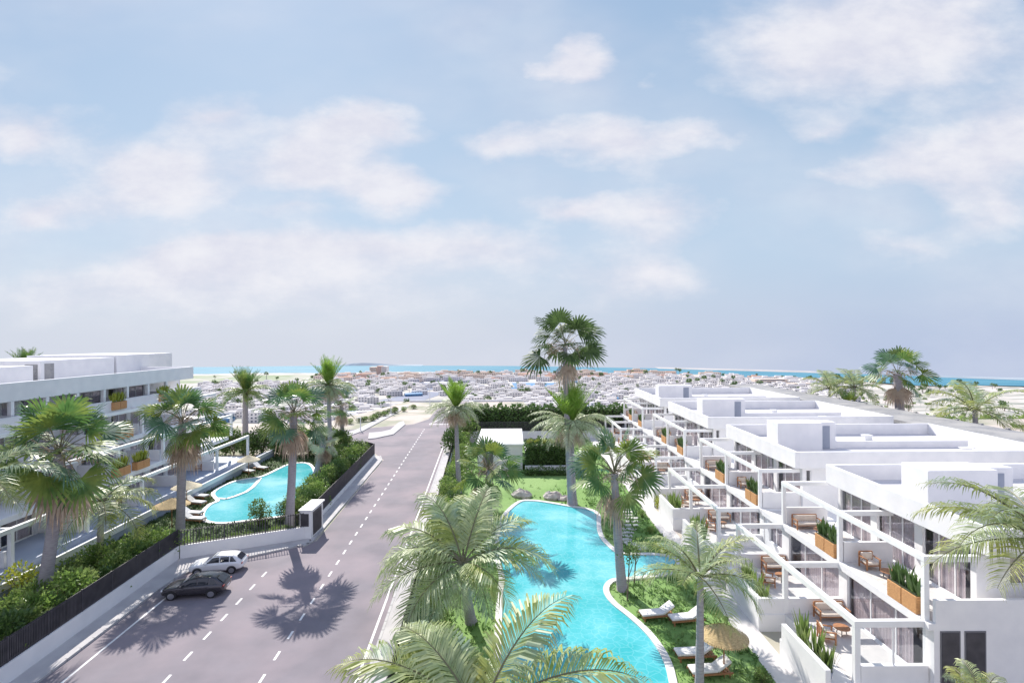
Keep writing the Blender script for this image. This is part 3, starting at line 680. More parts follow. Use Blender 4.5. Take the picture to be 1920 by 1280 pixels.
# shrubs -------------------------------------------------------------
def leaf_blob(mb, c, rx, ry, rz, n, size, rnd, m=0, shell=.55, zf=0):
    lob = [(Vector((rnd.uniform(-.5,.5), rnd.uniform(-.5,.5), rnd.uniform(-.35,.5))), rnd.uniform(.45,.75)) for _ in range(7)]
    for k in range(n):
        lc, lr = lob[k % 7]
        d = Vector((rnd.gauss(0,1), rnd.gauss(0,1), rnd.gauss(0,1))).normalized()
        p = lc+d*lr*(shell+(1-shell)*rnd.random()); p = Vector((c[0]+p.x*rx, c[1]+p.y*ry, c[2]+p.z*rz))
        if p.z < zf+.05: p.z = zf+.05+rnd.random()*.15
        l = size*rnd.uniform(.6,1.4); a = (d+Vector((rnd.uniform(-.8,.8), rnd.uniform(-.8,.8), rnd.uniform(-.3,.9)))).normalized()
        s = a.cross(Vector((rnd.uniform(-1,1), rnd.uniform(-1,1), rnd.uniform(-1,1)))).normalized()*l*.28
        mb.face((p, p+a*l*.5+s, p+a*l, p+a*l*.5-s), m)
def shrub_proto(seed, leafm, n=1500, size=.16):
    rnd = random.Random(seed); t = thing('shrub', 'x', 'shrub')
    mb = MB()
    for k in range(7):
        a = k*.9; mb.tube([(0,0,0),(math.cos(a)*.25,math.sin(a)*.25,.7),(math.cos(a)*.5,math.sin(a)*.5,1.35)], [.035,.025,.01], 4, 0, False)
    mb.build('stems', M['bark'], t)
    mb = MB(); leaf_blob(mb, (0,0,.95), 1.05, 1.05, 1.1, n, size, rnd); mb.build('foliage', M[leafm], t)
    return t
SH_P = [shrub_proto(51, 'leaf'), shrub_proto(52, 'leaf'), shrub_proto(53, 'hedge'), shrub_proto(54, 'yleaf', 500, .2)]
used = [False]*4
def shrub(k, x, y, s, h, label, group):
    o = SH_P[k] if not used[k] else copy_tree(SH_P[k]); used[k] = True
    o.location = (x, y, .02); o.scale = (s, s, h); o.rotation_euler.z = x*7.3+y; tag(o, label, 'shrub', group)
rnd = random.Random(5)
for i in range(15):
    Y = 26.5+i*1.25; shrub(i % 3, off(-26.2, Y)+rnd.uniform(-.3,.3), Y, 1.3+rnd.uniform(-.1,.25), 1.25+rnd.uniform(-.15,.3), 'leafy green shrub pressed against the near black fence', 'shrubs behind the near fence')
for i in range(9):
    Y = 28.5+i*1.7; shrub((i+1) % 3, off(-28.5, Y)+rnd.uniform(-.4,.4), Y, 1.25, 1.0+rnd.uniform(-.15,.35), 'green shrub in the second row behind the near black fence', 'second row of shrubs behind the near fence')
for i in range(17):
    Y = 50.8+i*1.75; shrub(i % 3, off(-17.9, Y)+rnd.uniform(-.3,.3), Y, 1.3+rnd.uniform(-.1,.2), 1.12+rnd.uniform(-.1,.3)+i*.02, 'tall leafy shrub in the hedge along the roadside fence', 'shrubs along the roadside fence')
for i in range(8):
    Y = [52.3,55.5,58.5,71.5,73.5,75.5,77.5,79.2][i]; shrub((i+2) % 3, off(-19.6 if i < 3 else -20.9, Y), Y, .95 if i < 3 else 1.35, (.75 if i < 3 else 1.3)+rnd.uniform(-.1,.3), 'green shrub between the left-hand pool and the roadside hedge', 'inner shrubs by the left-hand pool')
for i in range(9):
    x = -26.6+i*.98; y = 43.55+i*.5; shrub(i % 3, x, y, .62, .62, 'low shrub behind the open slat fence', 'low shrubs behind the open fence')
for i in range(16):
    x = -47+i*1.45; shrub(2-(i % 2), x, 81.6+rnd.uniform(-.5,.5), 1.7, 1.7+rnd.uniform(-.1,.5), 'dark shrub in the hedge at the far end of the left garden', 'shrubs at the far end of the left garden')
for i in range(7):
    shrub(i % 2, off(-3.2, 70+i*3), 70+i*3, 1.1, 1.1, 'dark green shrub between the road and the pool house', 'shrubs between road and pool house')
for i in range(17):
    Y = 27+i*2.5; shrub(i % 3, off(-3.6, Y), Y, .95 if i < 8 else 1.25, .75 if i < 8 else 1.1, 'low shrub along the right edge of the road', 'low shrubs right of the road')
p = G(843,850); shrub(2, p.x, p.y+1, 1.9, 2.3, 'round dark bush at the far right corner of the road', None)
p = G(862,832); shrub(1, p.x+1, p.y+2, 2.2, 2.3, 'dark bush behind the round one at the road corner', None)
p = G(485,985); shrub(0, p.x, p.y, 1.0, 1.15, 'pale leafy bush standing before the left-hand pool', None)
for (px, py, s, lb) in [(205,1000,1.0,'yellow-green bush beside the small feather palm'),(40,1120,1.2,'yellow-green bush low in the left corner hedge'),(1236,958,.8,'yellow-leaved bush beside the walkway by the white terraces')]:
    p = G(px, py); shrub(3, p.x, p.y, s, s, lb, None)
for i in range(8): shrub(i % 2, 12.55-(i%2)*.3, 27+i*4.2, .42, .35, 'small bush at the edge of the walkway', 'small bushes along the walkway')
for i in range(14):
    p = G(668+i*8, 800-i*2.2); shrub(i % 3, p.x-3*rnd.random(), min(148, p.y+rnd.uniform(-1,6)), .9, .55, 'dry bush on the waste ground beyond the side street', 'bushes on the waste ground')
for i in range(6): shrub(i%2, -10+i*1.5, 116+i%3, 1.3, .7, 'pale bush beyond the stop line', 'bushes beyond the stop line')
def hedge(label, x0, y0, x1, y1, h, n, size, seed, m='hedge', wav=.15):
    rnd = random.Random(seed); t = thing('hedge', label, 'hedge', ((x0+x1)/2, (y0+y1)/2, 0))
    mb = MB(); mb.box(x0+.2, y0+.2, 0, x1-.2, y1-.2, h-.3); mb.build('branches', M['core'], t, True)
    mb = MB()
    for k in range(n):
        x = rnd.uniform(x0, x1); y = rnd.uniform(y0, y1); f = rnd.random()
        hh = h+wav*math.sin(x*2.1)+wav*math.sin(x*5.3+1)
        if f < .3: z = hh
        elif f < .85: y = y0; z = rnd.uniform(0, hh)
        else: x = rnd.choice((x0, x1)); z = rnd.uniform(0, hh)
        p = Vector((x+rnd.uniform(-.15,.15), y+rnd.uniform(-.18,.12), z+rnd.uniform(-.1,.15)))
        a = Vector((rnd.uniform(-1,1), rnd.uniform(-1,.4), rnd.uniform(-.4,1))).normalized(); l = size*rnd.uniform(.6,1.4)
        s = a.cross(Vector((rnd.uniform(-1,1), rnd.uniform(-1,1), rnd.uniform(-1,1)))).normalized()*l*.3
        mb.face((p, p+a*l*.5+s, p+a*l, p+a*l*.5-s))
    mb.build('foliage', M[m], t, True)
hedge('tall dark hedge behind the dark fence at the far end of the right garden', -10, 96, 20.5, 98.5, 5.0, 9000, .42, 61, wav=.35)
hedge('thick clipped hedge beside the white pool house', 1.9, 70.6, 7.8, 74.8, 3.5, 5200, .26, 62)
hedge('low clipped hedge in front of the thick one by the pool house', 1.7, 68.2, 7.6, 69.2, .85, 1800, .18, 63)
mb = MB(); mb.box(1.6, 69.5, 0, 7.8, 69.8, 1.0); tag(mb.build('wall', M['white']), 'thin white retaining wall between the two clipped hedges', 'wall')
for i in range(6): shrub(3, 2.4+i*.95, 71.6, .45, .4, 'yellow-leaved plant on top of the clipped hedge', 'yellow plants on the clipped hedge'); 
for o in [o for o in C.objects if o.get('group') == 'yellow plants on the clipped hedge']: o.location.z = 3.35
# two slim young trees by the pool channel
for (bx, by, h, lb) in [(1176,1127,3.6,'slim young tree nearest the dark palm trunk at the pool bend'),(1189,1095,3.0,'slim young tree standing by the mouth of the pool channel')]:
    p = G(bx, by); t = thing('young_tree', lb, 'tree', p); rnd = random.Random(bx)
    mb = MB(); mb.tube([p, p+Vector((.1,0,h*.5)), p+Vector((.25,.1,h))], [.06,.045,.02], 6); mb.tube([p+Vector((.1,0,h*.45)), p+Vector((.6,.2,h*.8))], [.03,.012], 5); mb.build('trunk', M['bark'], t, True)
    mb = MB(); leaf_blob(mb, (p.x+.2, p.y, h*.85), .75, .6, .75, 260, .16, rnd); mb.build('crown', M['leaf'], t, True)
# ------------------------------------------------------------------ buildings
def wall_open(mb, axis, c, t, a0, a1, z0, z1, ops, m=0):
    """wall with openings; axis 'y': plane x=c running along y; t = signed thickness"""
    def bx(p, q, zl, zh):
        if q-p < .01 or zh-zl < .01: return
        if axis == 'y': mb.box(c, p, zl, c+t, q, zh, m)
        else: mb.box(p, c, zl, q, c+t, zh, m)
    cur = a0
    for (p, q, zl, zh) in sorted(ops):
        bx(cur, p, z0, z1); bx(p, q, z0, zl); bx(p, q, zh, z1); cur = q
    bx(cur, a1, z0, z1)
def window(t, axis, c, a0, a1, z0, z1, sgn, n=2, world=True, glass='glass', name='window', curtain=None, fm='white2', rnd=random):
    """frame as a part, its pane and curtain as sub-parts; sgn = direction towards the inside"""
    mb = MB(); f = .06; d0, d1 = c+sgn*.08, c+sgn*.15
    def bx(b, p, q, zl, zh, e0=d0, e1=d1):
        if axis == 'y': b.box(e0, p, zl, e1, q, zh)
        else: b.box(p, e0, zl, q, e1, zh)
    bx(mb, a0, a1, z0, z0+f); bx(mb, a0, a1, z1-f, z1); W = (a1-a0)/n
    for k in range(n+1):
        x = a0+W*k; p, q = (x, x+f) if k == 0 else ((x-f, x) if k == n else (x-f*.6, x+f*.6)); bx(mb, p, q, z0+f, z1-f)
    o = mb.build(name, M[fm], t, world)
    g = MB(); bx(g, a0+f, a1-f, z0+f, z1-f, c+sgn*.11, c+sgn*.118)
    if world:
        par = Matrix.Translation(t.location) @ Matrix.Rotation(t.rotation_euler.z, 4, 'Z'); inv = par.inverted(); g.v = [tuple(inv @ Vector(v)) for v in g.v]
    g.build('pane', M[glass], o)
    if curtain:
        h = MB(); n2 = max(6, int((curtain[1]-curtain[0])/.12))
        for k in range(n2):
            p = curtain[0]+(curtain[1]-curtain[0])*k/n2; q = curtain[0]+(curtain[1]-curtain[0])*(k+1)/n2; e = .02*(k % 2)
            P = lambda a, z, ee: (c+sgn*(.2+ee), a, z) if axis == 'y' else (a, c+sgn*(.2+ee), z)
            h.face((P(p,z0,e), P(q,z0,.02-e), P(q,z1,.02-e), P(p,z1,e)))
        if world: h.v = [tuple(inv @ Vector(v)) for v in h.v]
        h.build('curtain', M['curtain'], o)
    return o
XE = 42.0
def right_block(Y0, Ln, idx, label, nextY):
    rnd = random.Random(idx); t = thing('apartment_building', label, 'building', (22, Y0, 0), 0, 'white apartment blocks on the right')
    Y1 = Y0+Ln; ya = Y0+.4; yb = nextY-.15                         # ground floor runs on to the next block
    bay = [Y0+.8, Y0+.8+(nextY-Y0-1.2)/2, nextY-.4] if idx else [25.4, 32.0, 38.6]
    bay = [Y0+.8, Y0+7.4, Y0+14.0]
    # plinth and floors
    mb = MB(); n1, n2, n3, n4 = bay[0]+3.9, bay[1]-.2, bay[1]+4.6, bay[2]-.2
    mb.prism([(14.6,ya),(XE,ya),(XE,yb),(14.6,yb),(14.6,n4),(16.2,n4),(16.2,n3),(14.6,n3),(14.6,n2),(16.2,n2),(16.2,n1),(14.6,n1)], 0, 1.0); mb.build('plinth', M['white'], t, True)
    mb = MB(); mb.box(16.22,ya+.25,1.004,19.6,yb-.02,1.03); mb.build('terrace_floor', M['floor'], t, True)
    mb = MB(); mb.box(19.45,ya,3.75,XE,yb,4.05); mb.build('floor_slab', M['white'], t, True)
    mb = MB(); mb.box(19.8,ya+.2,4.054,22.6,yb-.3,4.07); mb.build('terrace_floor', M['floor'], t, True)
    # ground floor walls
    w_ = MB(); ops = []; wins = []
    for a, b in ((bay[0], bay[1]), (bay[1], bay[2])):
        ops.append((a+.3, b-.5, 1.03, 3.5)); wins.append((a+.3, b-.5))
    if yb-bay[2] > 2.5: ops.append((bay[2]+.5, yb-.7, 1.9, 3.4)); wins.append((bay[2]+.5, yb-.7))
    wall_open(w_, 'y', 19.7, .25, ya, yb, 1.0, 3.75, ops)
    dops = [(19.98,20.92,.06,3.72),(21.12,22.12,.06,3.72)] if idx == 0 else [(20.15,21.0,2.1,3.6)]
    dz = 0 if idx == 0 else 1
    if idx == 0: wall_open(w_, 'x', ya, .2, 19.95, XE, 1.0, 3.75, [(19.98,20.92,1.0,3.72),(21.12,22.12,1.0,3.72)])
    else: wall_open(w_, 'x', ya, .2, 19.95, XE, 1.0, 3.75, dops)
    w_.box(19.95, yb-.2, 1, XE, yb-.02, 3.75); w_.box(23.9, ya+.2, 1, 24.1, yb-.2, 3.75)
    w_.build('ground_wall', M['white'], t, True)
    for k, (a, b) in enumerate(wins):
        cu = (a+(b-a)*.15, b-(b-a)*.05) if k % 2 == 0 else (a+.1, a+(b-a)*.8)
        window(t, 'y', 19.7, a, b, 1.03 if k < 2 else 1.9, 3.5 if k < 2 else 3.4, 1, 3 if k < 2 else 2, curtain=cu)
    if idx == 0:
        for a, b in ((19.98,20.92),(21.12,22.12)):
            d = MB(); d.box(a, ya-.03, .1, b, ya-.005, 3.72, 0); d.box(a+.07, ya-.05, .2, b-.07, ya-.031, 3.65, 1)
            d.build('door', [M['frame'], M['dark']], t, True)
    else: window(t, 'x', ya, 20.15, 21.0, 2.1, 3.6, 1, 1)
    # upper floor: set back, glass under the roof fascia
    w_ = MB(); ops = []; wins = []; y2 = Y1-.2; ys = Y0+(1.6 if idx == 0 else .4); n = 3; step = (y2-ys)/n
    for k in range(n): a, b = ys+k*step+.35, ys+(k+1)*step-.25; ops.append((a, b, 4.07, 7.0)); wins.append((a, b))
    wall_open(w_, 'y', 22.75, .2, ys, y2, 4.05, 7.3, ops)
    nops = [(23.05,23.45,6.1,7.1),(23.05,23.45,4.9,5.7)] if idx else [(24.4,26.0,5.3,6.9)]
    nops = nops[:1] if idx == 0 else nops
    if idx == 0: wall_open(w_, 'x', ys, .2, 22.95, XE, 4.05, 7.3, nops)
    else: wall_open(w_, 'x', ys, .2, 22.95, XE, 4.05, 7.3, [(23.05,23.45,6.1,7.1)])
    w_.box(22.95, y2-.2, 4.05, XE, y2-.02, 7.3); w_.box(27.0, ys+.2, 4.05, 27.2, y2-.2, 7.3)
    w_.build('upper_wall', M['white'], t, True)
    for k, (a, b) in enumerate(wins): window(t, 'y', 22.75, a, b, 4.07, 7.0, 1, 3, curtain=(a+(b-a)*rnd.uniform(.0,.2), b-(b-a)*rnd.uniform(0,.2)))
    if idx == 0: window(t, 'x', ys, 24.4, 26.0, 5.3, 6.9, 1, 2, curtain=(24.5,25.9))
    else: window(t, 'x', ys, 23.05, 23.45, 6.1, 7.1, 1, 1)
    # roof and parapet
    mb = MB(); mb.box(22.15, Y0+.15, 7.42, XE+.8, Y1-.15, 7.55); mb.build('roof', M['roof'], t, True)
    mb = MB(); p = .28; zt = 8.6; xe = XE+.9
    mb.box(22.0,Y0,7.3,22.0+p,Y1,zt); mb.box(xe-p,Y0,7.3,xe,Y1,zt); mb.box(22.0+p,Y0,7.3,xe-p,Y0+p,zt); mb.box(22.0+p,Y1-p,7.3,xe-p,Y1,zt)
    mb.build('parapet', M['white'], t, True, bevel=.025)
    mb = MB(); mb.box(22.3, Y0+.3, 7.29, XE, Y1-.3, 7.4); mb.build('soffit', M['white'], t, True)
    # stair box on the roof
    b0, b1 = (Y0+5.3, Y0+7.4); mb = MB(); mb.box(23.3,b0,7.55,27.2,b1,10.0); mb.box(27.2,b0+.9,7.55,28.9,b1,9.92); rb = mb.build('roof_box', M['white'], t, True, bevel=.03)
    mb = MB(); mb.box(27.45,b0+.86,7.56,28.35,b0+.898,9.6); mb.box(27.5,b0+.84,7.6,28.3,b0+.86,9.5)
    inv = Matrix.Translation(-t.location); mb.v = [tuple(inv @ Vector(v)) for v in mb.v]; mb.build('roof_door', M['grey_wall'], rb)
    mb = MB(); mb.box(28.9,b0+1.2,7.55,41.0,b0+1.4,8.15); mb.build('roof_divider', M['white'], t, True)
    for vx, vy in ((32+rnd.random()*3, b1+2.5), (36+rnd.random()*3, b0-1.5)):
        mb = MB(); mb.box(vx,vy,7.55,vx+.7,vy+.5,8.0); mb.box(vx-.06,vy-.06,8.0,vx+.76,vy+.56,8.06); mb.build('roof_vent', M['white2'], t, True)
    # pergolas
    up = MB(); s = .12
    for y in bay: up.box(19.6-s,y-s,4.05,19.6+s,y+s,7.1-.28); up.beam((19.6+s,y,7.1),(22.75,y,7.1),.24,.28)
    up.beam((19.6,bay[0]-s,7.1),(19.6,bay[2]+s,7.1),.26,.28); up.build('pergola', M['white2'], t, True, bevel=.01)
    lo = MB(); s = .13
    for y in bay: lo.box(16.3-s,y-s,1.0,16.3+s,y+s,4.05-.3); lo.beam((16.3+s,y,4.05),(19.45,y,4.05),.26,.3)
    lo.beam((16.3,bay[0]-s,4.05),(16.3,bay[2]+s,4.05),.28,.3); lo.build('pergola', M['white2'], t, True, bevel=.01)
    # terrace edges and dividing walls
    mb = MB(); mb.box(19.42,bay[0]+.13,3.7,19.62,yb-.15,4.1); mb.build('terrace_edge', M['white'], t, True)
    for k, y in enumerate(bay):
        if idx == 0 and k == 0: continue
        mb = MB(); mb.box(19.78,y-.1,4.06,22.7,y+.1,5.25); mb.build('terrace_wall', M['white'], t, True)
    if idx == 0: mb = MB(); mb.box(19.78,ya-.004,4.052,XE,ya+.18,5.15); mb.build('end_parapet', M['white'], t, True)
    segs = [(14.62 if k else 16.45, y-.12, 19.65, y+.12) for k, y in enumerate(bay)]+[(14.6,ya,14.85,bay[0]+3.7),(14.6,bay[1]+.13,14.85,bay[1]+4.4)]
    if bay[2]+2.2 < yb: segs.append((14.6,bay[2]+.13,14.85,yb-.2))
    for (p0, q0, p1, q1) in segs: mb = MB(); mb.box(p0,q0,1.0,p1,q1,1.92); mb.build('terrace_wall', M['white'], t, True)
    g = MB(); g.box(16.5,bay[0]-.02,1.95,19.6,bay[0]+.0,3.7); fr = MB(); fr.box(18.0,bay[0]-.04,1.92,18.1,bay[0]-.021,3.74)
    gp = g.build('glass_screen', M['clear'], t, True); fr.v = [tuple(inv @ Vector(v)) for v in fr.v]; fr.build('mullion', M['white2'], gp)
    return t, bay
blocks = [(24.6,12.9,'nearest white two-storey block with roof terrace and white pergolas, cut by the right edge'),
          (41.5,13.5,'second white two-storey block from the camera with pergolas over its terraces'),
          (60.0,15.4,'third white block from the camera, its stair box before the second-farthest roof'),
          (79.5,16.5,'farthest white block of the right-hand row, next to the far hedge')]
bays = []
for i, (Y0, Ln, lb) in enumerate(blocks):
    t, b = right_block(Y0, Ln, i, lb, blocks[i+1][0]+.4 if i < 3 else 97.5); bays.append(b)
t = thing('service_building', 'long low building with a grey gravel roof beyond the white roofs on the right', 'building', (47,60,0))
mb = MB(); mb.box(44,25,0,50.3,108,7.7); mb.build('wall', M['grey_wall'], t, True)
mb = MB(); mb.box(43.9,24.9,7.7,50.4,108.1,8.05); mb.build('roof', M['grey_roof'], t, True)
mb = MB(); 
for k in range(26): mb.box(50.1,26+k*3.1,8.05,50.35,26.35+k*3.1,8.2)
mb.build('roof_edge_block', M['grey_roof'], t, True)

# pool house
t = thing('pool_house', 'small white flat-roofed pool house beside the road', 'pool house', (-1.7,77,0))
mb = MB(); mb.box(-4.7,71.1,0,1.3,83,3.35); mb.build('wall', M['white'], t, True)
mb = MB(); mb.box(-4.85,70.95,3.35,1.45,83.15,3.6); mb.build('roof', M['white'], t, True)
mb = MB(); mb.box(-3.9,71.06,.1,-2.6,71.098,2.4); mb.build('door', M['frame'], t, True)

# left terraced building (local frame: x' towards the building is negative, y' runs away from the camera)
LR = .035
LB = thing('apartment_building', 'long white four-storey terraced building with pergolas along the left side', 'building', (-35.0+25*-.035, 25, 0), LR)
def lb(name, mbx, m, **k): return mbx.build(name, M[m], LB, False, **k)
YN, YF = -8, 49.5
lv = [dict(z=1.2, X=0.0, f=-4.0), dict(z=4.1, X=-2.3, f=-6.2), dict(z=7.1, X=-4.6, f=-8.3), dict(z=10.15, X=-6.0, f=-8.6)]
mb = MB(); mb.box(-30,YN,0,.4,YF+1,1.2); lb('plinth', mb, 'terrace')
mb = MB(); mb.box(.42,YN,0,1.8,YF+6,.75); lb('lower_terrace', mb, 'terrace')
mb = MB(); mb.box(1.7,YN,.755,1.9,YF+8,1.25); lb('garden_wall', mb, 'white')
bl = [YN+k*7.2 for k in range(9)]
bl = [y for y in bl if y <= YF]
rnd = random.Random(9)
for i, q in enumerate(lv):
    z1 = lv[i+1]['z'] if i < 3 else 12.7
    w_ = MB(); ops = []; wins = []
    for a, b in zip(bl, bl[1:]):
        ops += [(a+.5, a+3.1, q['z']+.03, z1-.55), (a+3.7, b-.5, q['z']+.03, z1-.55)]
    wall_open(w_, 'y', q['f'], -.25, bl[0], YF, q['z'], z1-.3, ops)
    w_.box(-28, YF-.25, q['z'], q['f'], YF, z1-.3); w_.box(q['f']-3.2, YN, q['z'], q['f']-3.0, YF-.3, z1-.3)
    for a in bl[1:]: w_.box(q['f']+.002, a-.12, q['z']+.02, q['X']-.4 if i < 3 else q['X']-.1, a+.12, q['z']+(1.2 if i < 3 else 1.1))
    lb('storey_wall', w_, 'white')
    if i == 3:
        for a in bl+[y+3.6 for y in bl[:-1]]: pm = MB(); pm.box(-6.42, a-.16, 11.2, -6.1, a+.16, 12.44); lb('pier', pm, 'white2')
    for k, (a, b, z0, zz) in enumerate(ops):
        if a > 8 or i > 1: window(LB, 'y', q['f'], a, b, z0, zz, -1, 2 if b-a < 2.7 else 2, world=False, curtain=(a+.1+(b-a)*rnd.uniform(0,.4), b-.1) if rnd.random() < .85 else None)
    # slab / pergola over the terrace
    s = MB(); s.box(-28, YN, z1-.3, q['f']+.0, YF+.1, z1) if i == 3 else s.box(-28, YN, z1-.3, lv[i+1]['X'] if i < 3 else 0, YF+.1, z1)
    if i < 3:
        s.box(lv[i+1]['X']+.002, YN, z1-.34, lv[i+1]['X']+.3, YF, z1+(.12 if i < 2 else 1.05))
    lb('floor_slab', s, 'white')
    if i < 3:
        p = MB(); X = q['X']; zt = z1+.0
        p.beam((X, YN, zt), (X, YF+1.5, zt), .3, .32)
        for k, a in enumerate(bl): p.box(X-.14, a-.14, q['z'], X+.14, a+.14, zt-.32)
        p.box(X-.14, YF+1.2, q['z'], X+.14, YF+1.48, zt-.32)
        for a in bl: p.beam((X-.15, a, zt), (lv[i+1]['X']+.31, a, zt), .22, .3)
        lb('pergola', p, 'white2', bevel=.01)
mb = MB(); mb.box(-28,YN,12.72,-6.2,YF-1.5,12.85); lb('roof', mb, 'roof')
mb = MB(); mb.box(-6.45,YN,12.45,-6.1,YF-1.2,14.05); mb.box(-28,YF-1.5,12.45,-6.45,YF-1.2,14.05); mb.box(-28.3,YN,12.45,-28,YF-1.5,14.05); lb('parapet', mb, 'white', bevel=.02)
for (x0, x1, y0, y1, z, lbx) in [(-24,-12.5,-4,30.5,15.1,0),(-24,-13.0,32,43,15.55,1),(-24,-12.9,43.3,55,15.8,0)]:
    mb = MB(); mb.box(x0,y0,12.85,x1,y1,z); o = lb('roof_box', mb, 'white', bevel=.03)
    if lbx: g = MB(); g.box(x1-.3,y0-.04,13.3,x1-1.6,y0-.005,z-.4); g.box(x1+.005,y0+.5,13.2,x1+.04,y0+1.7,z-.35); g.build('roof_vent', M['grey_roof'], o)

# ------------------------------------------------------------------ furniture
def xf(mb, loc, rz):
    m = Matrix.Translation(loc) @ Matrix.Rotation(rz, 4, 'Z'); mb.v = [tuple(m @ Vector(v)) for v in mb.v]; return mb
def blade_plant(mb, x, y, z, h, n, rnd, spread=.28):
    for k in range(n):
        a = rnd.uniform(0, 6.28); r = spread*rnd.random(); hh = h*rnd.uniform(.6,1.1); ln = rnd.uniform(.05,.4)*h
        b = Vector((x+math.cos(a)*r*.5, y+math.sin(a)*r*.5, z)); tip = b+Vector((math.cos(a)*ln, math.sin(a)*ln, hh)); s = Vector((-math.sin(a), math.cos(a), 0))*.055*h**.3; mm = b.lerp(tip, .55)+Vector((0,0,.04*h))
        mb.face((b-s*.5, b+s*.5, mm+s, mm-s)); mb.face((mm-s, mm+s, tip))
def planter_proto(pm='hedge'):
    t = thing('planter', 'x', 'planter'); rnd = random.Random(3); L2 = 1.5
    mb = MB()
    for a in (-1, 1):
        y0 = -L2/2+(0 if a < 0 else .76)
        mb.box(-.22,y0,0,.22,y0+.73,.62)
    mb.build('basket', M['wicker'], t, bevel=.02)
    mb = MB(); mb.box(-.18,-L2/2+.05,.625,.18,L2/2-.05,.64); mb.build('soil', M['core'], t)
    mb = MB()
    for k in range(6): blade_plant(mb, 0, -.6+k*.24, .6, .8, 12, rnd)
    mb.build('plant', M[pm], t)
    return t
def bedplant_proto():
    t = thing('potted_plant', 'x', 'plant'); rnd = random.Random(4)
    mb = MB(); mb.tube([(0,0,0),(0,0,.3)], [.16,.22], 10); mb.build('pot', M['grey_wall'], t)
    mb = MB(); blade_plant(mb, 0, 0, .25, 1.25, 34, rnd, .4); mb.build('leaves', M['leaf'], t); return t
def lounger_proto():
    t = thing('sun_lounger', 'x', 'sun lounger'); mb = MB()
    mb.box(-1.0,-.36,.2,1.0,-.3,.28); mb.box(-1.0,.3,.2,1.0,.36,.28)
    for k in range(12): mb.box(-.95+k*.16,-.3,.22,-.85+k*.16,.3,.26)
    mb.build('frame', M['wood'], t)
    for x in (-.9,.82):
        for y in (-.35,.29): l = MB(); l.box(x,y,0,x+.07,y+.06,.2); l.build('leg', M['wood'], t)
    c = MB(); i = [(-1,.29,.12),(.28,.29,.12)]
    c.box(-.99,-.33,.285,.28,.33,.41); c.build('cushion', M['cushion'], t, bevel=.045)
    c = MB(); prof = [(.3,.285),(.96,.72),(.9,.83),(.24,.41)]
    v = [(x,-.33,z) for x,z in prof]+[(x,.33,z) for x,z in prof]; c.v = v; c.f = [(0,1,2,3),(7,6,5,4),(0,4,5,1),(1,5,6,2),(2,6,7,3),(3,7,4,0)]; c.m = [0]*6
    c.build('back_cushion', M['cushion'], t, bevel=.04)
    c = MB(); c.tube([(.6,-.3,.22),(.9,-.3,.66)], .02, 4); c.tube([(.6,.3,.22),(.9,.3,.66)], .02, 4); c.build('back_support', M['wood'], t)
    return t
def chair_proto(wd=.75, name='armchair', cat='armchair'):
    t = thing(name, 'x', cat); h = wd/2
    for sx in (-1, 1):
        l = MB(); l.box(sx*h-.035,-.38,0,sx*h+.035,-.31,.62); l.build('leg', M['wood'], t)
        l = MB(); l.box(sx*h-.035,.31,0,sx*h+.035,.38,.86); l.build('leg', M['wood'], t)
        l = MB(); l.box(sx*h-.045,-.4,.62,sx*h+.045,.4,.67); l.build('armrest', M['wood'], t)
    c = MB(); c.box(-h,-.34,.26,h,.34,.31)
    for k in range(max(5, int(wd/.12))): x = -h+.04+(wd-.1)*k/(max(5, int(wd/.12))-1); c.box(x,.34,.32,x+.03,.365,.84)
    c.box(-h,.33,.84,h,.375,.9); c.build('frame', M['wood'], t)
    c = MB(); c.box(-h+.05,-.34,.315,h-.05,.2,.46); c.build('seat_cushion', M['cushion2'], t, bevel=.04)
    c = MB(); c.box(-h+.06,.18,.465,h-.06,.32,.86); c.build('back_cushion', M['cushion2'], t, bevel=.05)
    return t
def table_proto():
    t = thing('coffee_table', 'x', 'table'); c = MB(); c.tube([(0,0,.38),(0,0,.42)], .42, 20); c.build('tabletop', M['wood'], t)
    for k in range(3): l = MB(); a = k*2.094; l.tube([(math.cos(a)*.28,math.sin(a)*.28,0),(math.cos(a)*.2,math.sin(a)*.2,.38)], .025, 5); l.build('leg', M['dark'], t)
    return t
PROTO = dict(planter=planter_proto(), planter2=planter_proto('yleaf'), plant=bedplant_proto(), lounger=lounger_proto(), chair=chair_proto(), sofa=chair_proto(1.7, 'sofa', 'sofa'), table=table_proto())
first = {k: True for k in PROTO}
def put(kind, loc, rz, label, group=None, s=1):
    o = PROTO[kind] if first[kind] else copy_tree(PROTO[kind]); first[kind] = False
    o.location = loc; o.rotation_euler = (0,0,rz); o.scale = (s,s,s); tag(o, label, None, group); return o
nth = ['nearest', 'second', 'third', 'farthest']
pos = ['near', 'far']
